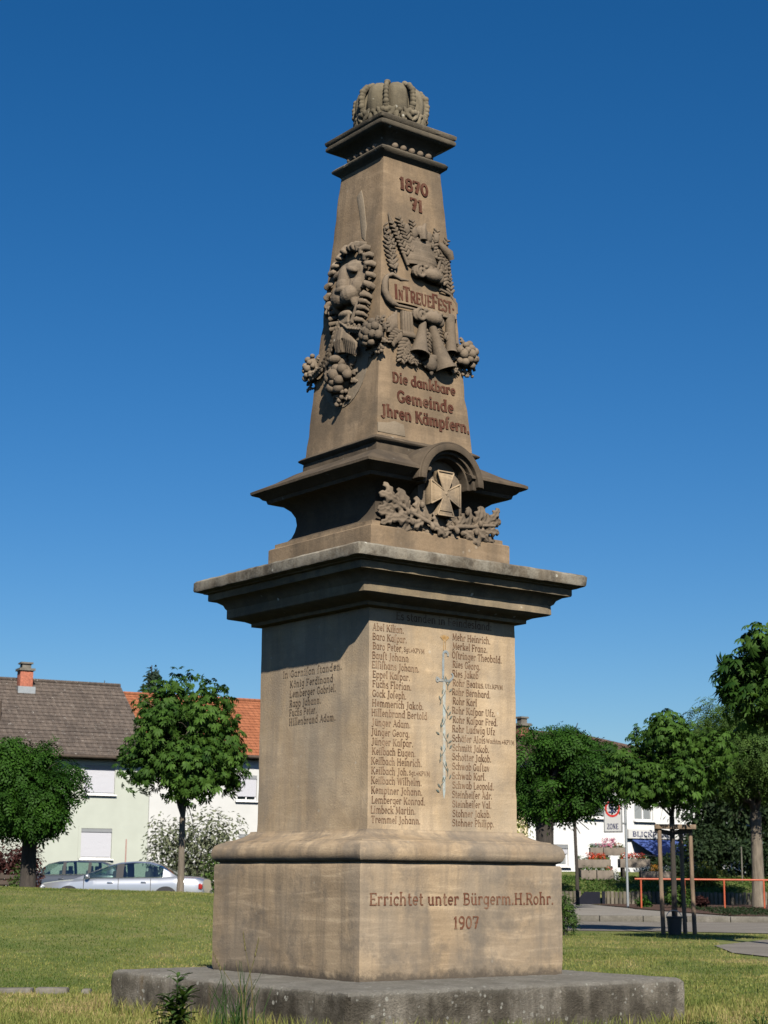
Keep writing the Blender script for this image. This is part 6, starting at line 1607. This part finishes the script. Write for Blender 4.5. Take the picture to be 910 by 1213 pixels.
def trough(label, u0, u1, v0, v1, Y, petals, seed, leaf=True):
    a, b_ = P(u0, v0, Y), P(u1, v1, Y); w, h = b_.x - a.x, a.z - b_.z; rng = np.random.default_rng(seed)
    root = empty('flower_trough', ((a.x + b_.x) / 2, Y, b_.z), R(rng.uniform(-4, 4)), label=label, cat='planter', group='stacked flower troughs')
    mb = MB(); d = .42; t = .05
    mb.box((0, -d / 2 + t / 2, h / 2), (w, t, h)); mb.box((0, d / 2 - t / 2, h / 2), (w, t, h)); mb.box((-w / 2 + t / 2, 0, h / 2), (t, d - 2 * t, h)); mb.box((w / 2 - t / 2, 0, h / 2), (t, d - 2 * t, h)); mb.box((0, 0, .03), (w - 2 * t, d - 2 * t, .06))
    mb.build('trough', M['trough'], root, bevel=.008)
    mb = MB(); mb.box((0, 0, h - .05), (w - 2 * t - .002, d - 2 * t - .002, .03)); mb.build('soil', M['soil'], root)
    n = int(90 * w); C = np.stack([rng.uniform(-w / 2 * .95, w / 2 * .95, n), rng.uniform(-.16, .16, n), h + rng.uniform(-.02, .09, n)], 1)
    V, Fc, val = leaf_cloud(C, np.full((n, 3), .05), n * 3, 'leaf', .08, rng, .2); np_mesh('foliage', V, Fc, M['leaf_mid'], root, val)
    for mt, f0, f1, k_, hz in petals:
        m = int(k_ * w * 60); C = np.stack([rng.uniform(f0, f1, m) * w - w / 2, rng.uniform(-.2, .15, m), h + rng.uniform(.02, .09 + hz, m)], 1)
        V, Fc, val = leaf_cloud(C, np.full((m, 3), .03), m * 5, 'leaf', .055, rng, 0); np_mesh('blossom', V, Fc, M[mt], root, val)
    gz = ground_z(a.x + w / 2, Y); 
    if b_.z - gz > .05:
        mb = MB()
        for x in (-w / 2 + .12, w / 2 - .12):
            for y in (-.12, .12): mb.box((x, y, -(b_.z - gz + .1) / 2), (.08, .08, b_.z - gz + .1 - .004))
        mb.build('support_leg', M['bark_dark'], root)
trough('top left flower trough of the stack with hanging green leaves', 698.5, 714, 1004, 1013.5, 56.6, [('petal_pink', .5, 1, .5, .1)], 90)
trough('top right flower trough of the stack crowned with pink blossoms', 714.5, 741, 1004, 1013.5, 56.5, [('petal_pink', 0, .55, 2.2, .2), ('petal_orange', .4, .8, .3, .1)], 91)
trough('middle left flower trough full of red and yellow flowers', 683, 723, 1018, 1028.5, 56.0, [('petal_red', .3, .85, 1.6, .12), ('petal_orange', .35, .8, .5, .02)], 92)
trough('middle right flower trough with red and white flowers beside the sign pole', 733, 769, 1017.5, 1028, 55.8, [('petal_red', .05, .8, 1.2, .1), ('petal_white', .1, .95, .3, .05)], 93)
trough('lower left flower trough of the stack with sparse planting', 688, 706, 1030.5, 1042, 55.4, [('petal_red', .3, .5, .15, .0)], 94)
trough('lower middle flower trough of the stack with a few red flowers', 706.5, 726, 1031, 1042.5, 55.3, [('petal_red', .4, .95, .25, .03)], 95)
trough('separate low trough of white and orange flowers behind the railing', 758, 798, 1032, 1041, 55.6, [('petal_white', 0, 1, 1.1, .06), ('petal_orange', .3, .6, .8, .12)], 96)
make_shrub('flowering_shrub', 'white flowering plant between the lower troughs', 729, 1028, 1045, 55.2, .16, M['petal_white'], 260, .06, 97, cat='plant')

# orange railing
rl = empty('orange_railing', (0, 0, 0), label='orange painted tubular railing along the planting bed', cat='railing')
YR = 45.5; zr = P(800, 1041.5, YR).z; x0r, x1r = P(752, 1041, YR).x, P(960, 1041, YR).x
mb = MB(); mb.tube([(x0r, YR, zr), (x1r, YR + .05, zr - .01)], .025, 10); mb.build('rail', M['orange_paint'], rl, smooth=50)
for u in (759.5, 811, 858, 905, 950):
    x = P(u, 1050, YR).x; mb = MB(); mb.tube([(x, YR + .01, ground_z(x, YR) - .05), (x, YR + .01, zr - .02)], .024, 10); mb.build('post', M['orange_paint'], rl, smooth=50)

x = P(879.5, 1040, 55).x; gz = ground_z(x, 55)
mb = MB(); mb.tube([(x, 55, gz - .1), (x, 55, P(879.5, 1003, 55).z)], .022, 10); wp = mb.build('white_post', M['kerb'], None, smooth=50); tag(wp, 'thin white post in front of the dark shrubs', 'post')
g_ = on_ground(148, 58); mb = MB(); mb.tube([(g_.x, 58, g_.z - .05), (g_.x, 58, P(148, 994, 58).z)], [.03, .02], 10); mp = mb.build('marker_pole', plain('pole_red', (.35, .2, .17), .6), None, smooth=50); tag(mp, 'thin reddish marker pole before the pale green house wall', 'pole')
# low brown fence at the far left
fe = empty('plank_fence', (0, 0, 0), label='low dark brown plank fence below the red shrub', cat='fence')
for v0, v1 in ((1036, 1041), (1043, 1048)):
    a, b_ = P(-30, v0, 48), P(26, v1, 48); mb = MB(); mb.box(((a.x + b_.x) / 2, 48, (a.z + b_.z) / 2), (b_.x - a.x, .03, a.z - b_.z)); mb.build('plank', M['dark_wood'], fe)
for u in (-20, 2, 24):
    x = P(u, 1040, 48).x; mb = MB(); mb.box((x, 48.05, P(0, 1034, 48).z / 2), (.09, .06, P(0, 1034, 48).z)); mb.build('post', M['dark_wood'], fe)

# ------------------------------------------------------------------ small things on the lawn
for i, (u0, u1, lb) in enumerate(((-12, 39, 'pale edging stone in the grass at the left edge, longest one'), (43, 81, 'pale edging stone in the grass, middle one'), (97, 108, 'small pale edging stone in the grass nearest the memorial'))):
    a, b_ = P(u0, 1176, 14.9), P(u1, 1176, 14.9); x = (a.x + b_.x) / 2
    mb = MB(); mb.box((0, 0, 0), (b_.x - a.x, .14, .13)); o = mb.build('edging_stone', M['kerb'], None, bevel=.018); o.location = (x, 14.9, ground_z(x, 14.9) - .022 + .008 * (i % 2)); o.rotation_euler = (0, R(1.0 * (i - 1)), R(2 * i - 2))
    tag(o, lb, 'edging stone', 'edging stones in the grass')

def weed(name, label, u, v, Y, h, n, size, seed, cat='weed'):
    x = P(u, 1150, Y).x; gz = ground_z(x, Y); rng = np.random.default_rng(seed)
    root = empty(name, (x, Y, gz), label=label, cat=cat)
    mb = MB(); tips = []
    for i in range(6):
        a = rng.uniform(0, 6.28); q = .0 if i == 0 else rng.uniform(.03, .09); hh_ = h * (1 if i == 0 else rng.uniform(.45, .8))
        pts = [(0, 0, -.02), (q * .5 * math.cos(a), q * .5 * math.sin(a), hh_ * .5), (q * math.cos(a), q * math.sin(a), hh_)]; mb.tube(pts, [.006, .005, .002], 6); tips.append(pts)
    mb.build('stem', M['leaf_weed'], root)
    Vs, Fs, vals = [], [], []
    for i in range(n):
        pts = tips[i % 6]; t = rng.uniform(.15, 1.0); p = np.array(pts[1]) * (1 - t) + np.array(pts[2]) * t if t > .5 else np.array(pts[0]) * (1 - 2 * t) + np.array(pts[1]) * 2 * t
        a = rng.uniform(0, 6.28); el = rng.uniform(-.1, .7); L = size * rng.uniform(.6, 1.15) * (1.15 - .5 * t); d = np.array([math.cos(a) * math.cos(el), math.sin(a) * math.cos(el), math.sin(el)]); s = np.array([-math.sin(a), math.cos(a), 0]); up = np.cross(d, s) * -1
        b0 = len(Vs)
        for l, w, dz in ((0, .03, 0), (.3, .14, .03), (.65, .13, .02), (1.0, 0, -.12)):
            for sg in (-1, 0, 1): Vs.append(p + d * L * l + s * L * w * sg + np.array([0, 0, L * (dz - (.04 if sg == 0 else 0))]))
        for r_ in range(3):
            for c in range(2): q = b0 + 3 * r_ + c; Fs.append((q, q + 1, q + 4, q + 3))
        vals += [float(np.clip(rng.normal(.5, .25), 0, 1))] * 12
    np_mesh('foliage', Vs, Fs, M['leaf_weed'], root, vals)
weed('broadleaf_weed', 'bushy broad leaved weed growing against the left side of the foundation slab', 211, 1200, 11.75, .34, 120, .15, 100)
weed('broadleaf_weed', 'young broad leaved weed in the bottom right corner of the lawn', 836, 1210, 12.4, .075, 22, .07, 101)
weed('broadleaf_weed', 'small weed at the far right bottom edge of the picture', 902, 1205, 12.5, .10, 22, .07, 102)

def tall_grass(name, label, spots, Y, h, seed, heads=True):
    rng = np.random.default_rng(seed); x0 = P(spots[0], 1150, Y).x; root = empty(name, (x0, Y, ground_z(x0, Y)), label=label, cat='grass tuft'); mb = MB(); hd = MB()
    for i in range(spots[1]):
        x = rng.normal(0, spots[2]); y = rng.normal(0, .05); hh_ = h * rng.uniform(.45, 1.0); lx = rng.normal(0, .08) * h * 2; ly = rng.normal(0, .05)
        pts = [(x, y, -.02), (x + lx * .25, y, hh_ * .5), (x + lx, y + ly, hh_)]; mb.tube(pts, [.0035, .0028, .0012], 5)
        if heads and hh_ > h * .75:
            for k_ in range(5): hd.ball((x + lx * (.8 + .05 * k_), y + ly, hh_ - .02 + .024 * k_ - .06), (.006 - .0008 * k_, .006, .016), nu=6, nv=5)
    mb.build('blade', M['straw'] if heads else M['leaf_weed'], root, smooth=60)
    if hd.v: hd.build('seed_head', M['straw'], root, smooth=60)
tall_grass('tall_grass_tuft', 'tuft of tall thin grass stems before the corner of the foundation slab', (286, 34, .10), 11.35, .46, 110, False)
tall_grass('tall_grass_tuft', 'tall grass stalk with a drooping brown seed head beside the pedestal corner', (293, 5, .02), 11.3, .62, 111)

# grass: uncountable blades over both lawns
rng = np.random.default_rng(5)
def blades(n, sampler, h0, h1, w):
    xy = sampler(n); z = np.array([ground_z(a, b_) for a, b_ in xy]); n = len(xy)
    a = rng.uniform(0, 6.283, n); h = rng.uniform(h0, h1, n); lean = rng.uniform(.1, .75, n) * h; la = rng.uniform(0, 6.283, n)
    base = np.stack([xy[:, 0], xy[:, 1], z - .004], 1); s = np.stack([np.cos(a), np.sin(a), np.zeros(n)], 1) * w * (.6 + .8 * rng.random(n))[:, None]
    ld = np.stack([np.cos(la) * lean, np.sin(la) * lean, np.zeros(n)], 1)
    mid = base + ld * .35 + np.array([0, 0, 1]) * (h * .55)[:, None]; tip = base + ld + np.array([0, 0, 1]) * h[:, None]
    V = np.stack([base - s, base + s, mid - s * .7, mid + s * .7, tip], 1).reshape(-1, 3)
    Fc = (np.arange(n)[:, None, None] * 5 + np.array([(0, 1, 3), (0, 3, 2), (2, 3, 4)])[None]).reshape(-1, 3)
    pn = np.array([mnoise.noise((p[0] * .45, p[1] * .5, 3.3)) + .8 * mnoise.noise((p[0] * 1.5, p[1] * 1.0, 7.7)) + .7 * mnoise.noise((p[0] * 6, p[1] * 4, 1.7)) for p in xy])
    c_, s_ = math.cos(-MEM_RZ), math.sin(-MEM_RZ); dx, dy = xy[:, 0] - .06, xy[:, 1] - 13
    dd = np.maximum(abs(dx * c_ - dy * s_), abs(dx * s_ + dy * c_)) - 1.53
    pn = pn + .75 * np.exp(-np.clip(dd, 0, 9) / .35) + .35 * np.exp(-abs(xy[:, 1] - 14.9) / .5) * (xy[:, 0] < -2)
    val = np.clip(.40 + .50 * pn + rng.normal(0, .18, n), 0, 1)
    return V, Fc, np.repeat(val, 5)
def samp(y0, y1, fx0, fx1, extra=0.0, power=1.6):
    def f(n):
        y = y0 + (y1 - y0) * rng.random(n) ** power; x = y * fx0 + (y * fx1 - y * fx0) * rng.random(n) + extra
        c, s = math.cos(-MEM_RZ), math.sin(-MEM_RZ); dx, dy = x - .031, y - 13; lx, ly = dx * c - dy * s, dx * s + dy * c
        ok = (np.maximum(abs(lx), abs(ly)) > 1.53)
        ok &= ~((x > 4.7 + (y - 23.6) * .16) & (y > 18) & (y < 29.2) & (x > 4.75) & ~((y < 20.6) & (x < 7 - (y - 18.2) * .58)))
        ok &= ~((abs(y - 14.9) < .09) & (x < -2.66 - 0.0)) | (x > -2.5)
        ok &= ~((y > 31.9) & (x > .8)) & ~((y > 31.2) & (x > 7))
        return np.stack([x[ok], y[ok]], 1)
    return f
def fringe(n):
    t = rng.uniform(-1, 1, n); w = 1.545 + abs(rng.normal(0, .07, n)); s = rng.integers(0, 4, n)
    lx = np.select([s == 0, s == 1, s == 2, s == 3], [t * w, w, t * w, -w]); ly = np.select([s == 0, s == 1, s == 2, s == 3], [-w, t * w, w, t * w])
    c, q = math.cos(MEM_RZ), math.sin(MEM_RZ)
    return np.stack([.071 + lx * c - ly * q, 12.97 + lx * q + ly * c], 1)
Vs, Fs, vs_ = [], [], []
off = 0
for n, s, h0, h1, w in ((120000, samp(11.2, 33, -.27, -.02), .010, .030, .005), (100000, samp(11.6, 32.5, .07, .27), .010, .030, .005), (26000, samp(10.6, 15.0, -.27, .27, 0, 1.0), .015, .05, .004), (2600, samp(11.4, 14.6, -.27, .27), .05, .13, .003), (1800, samp(13, 31, .1, .26), .04, .10, .004), (3800, fringe, .04, .15, .0035)):
    V, Fc, val = blades(n, s, h0, h1, w); Vs.append(V); Fs.append(Fc + off); vs_.append(val); off += len(V)
tag(np_mesh('grass', np.concatenate(Vs), np.concatenate(Fs), M['grass_blade'], None, np.concatenate(vs_)), 'short mown lawn grass with drier yellowish patches', 'grass', kind='stuff')
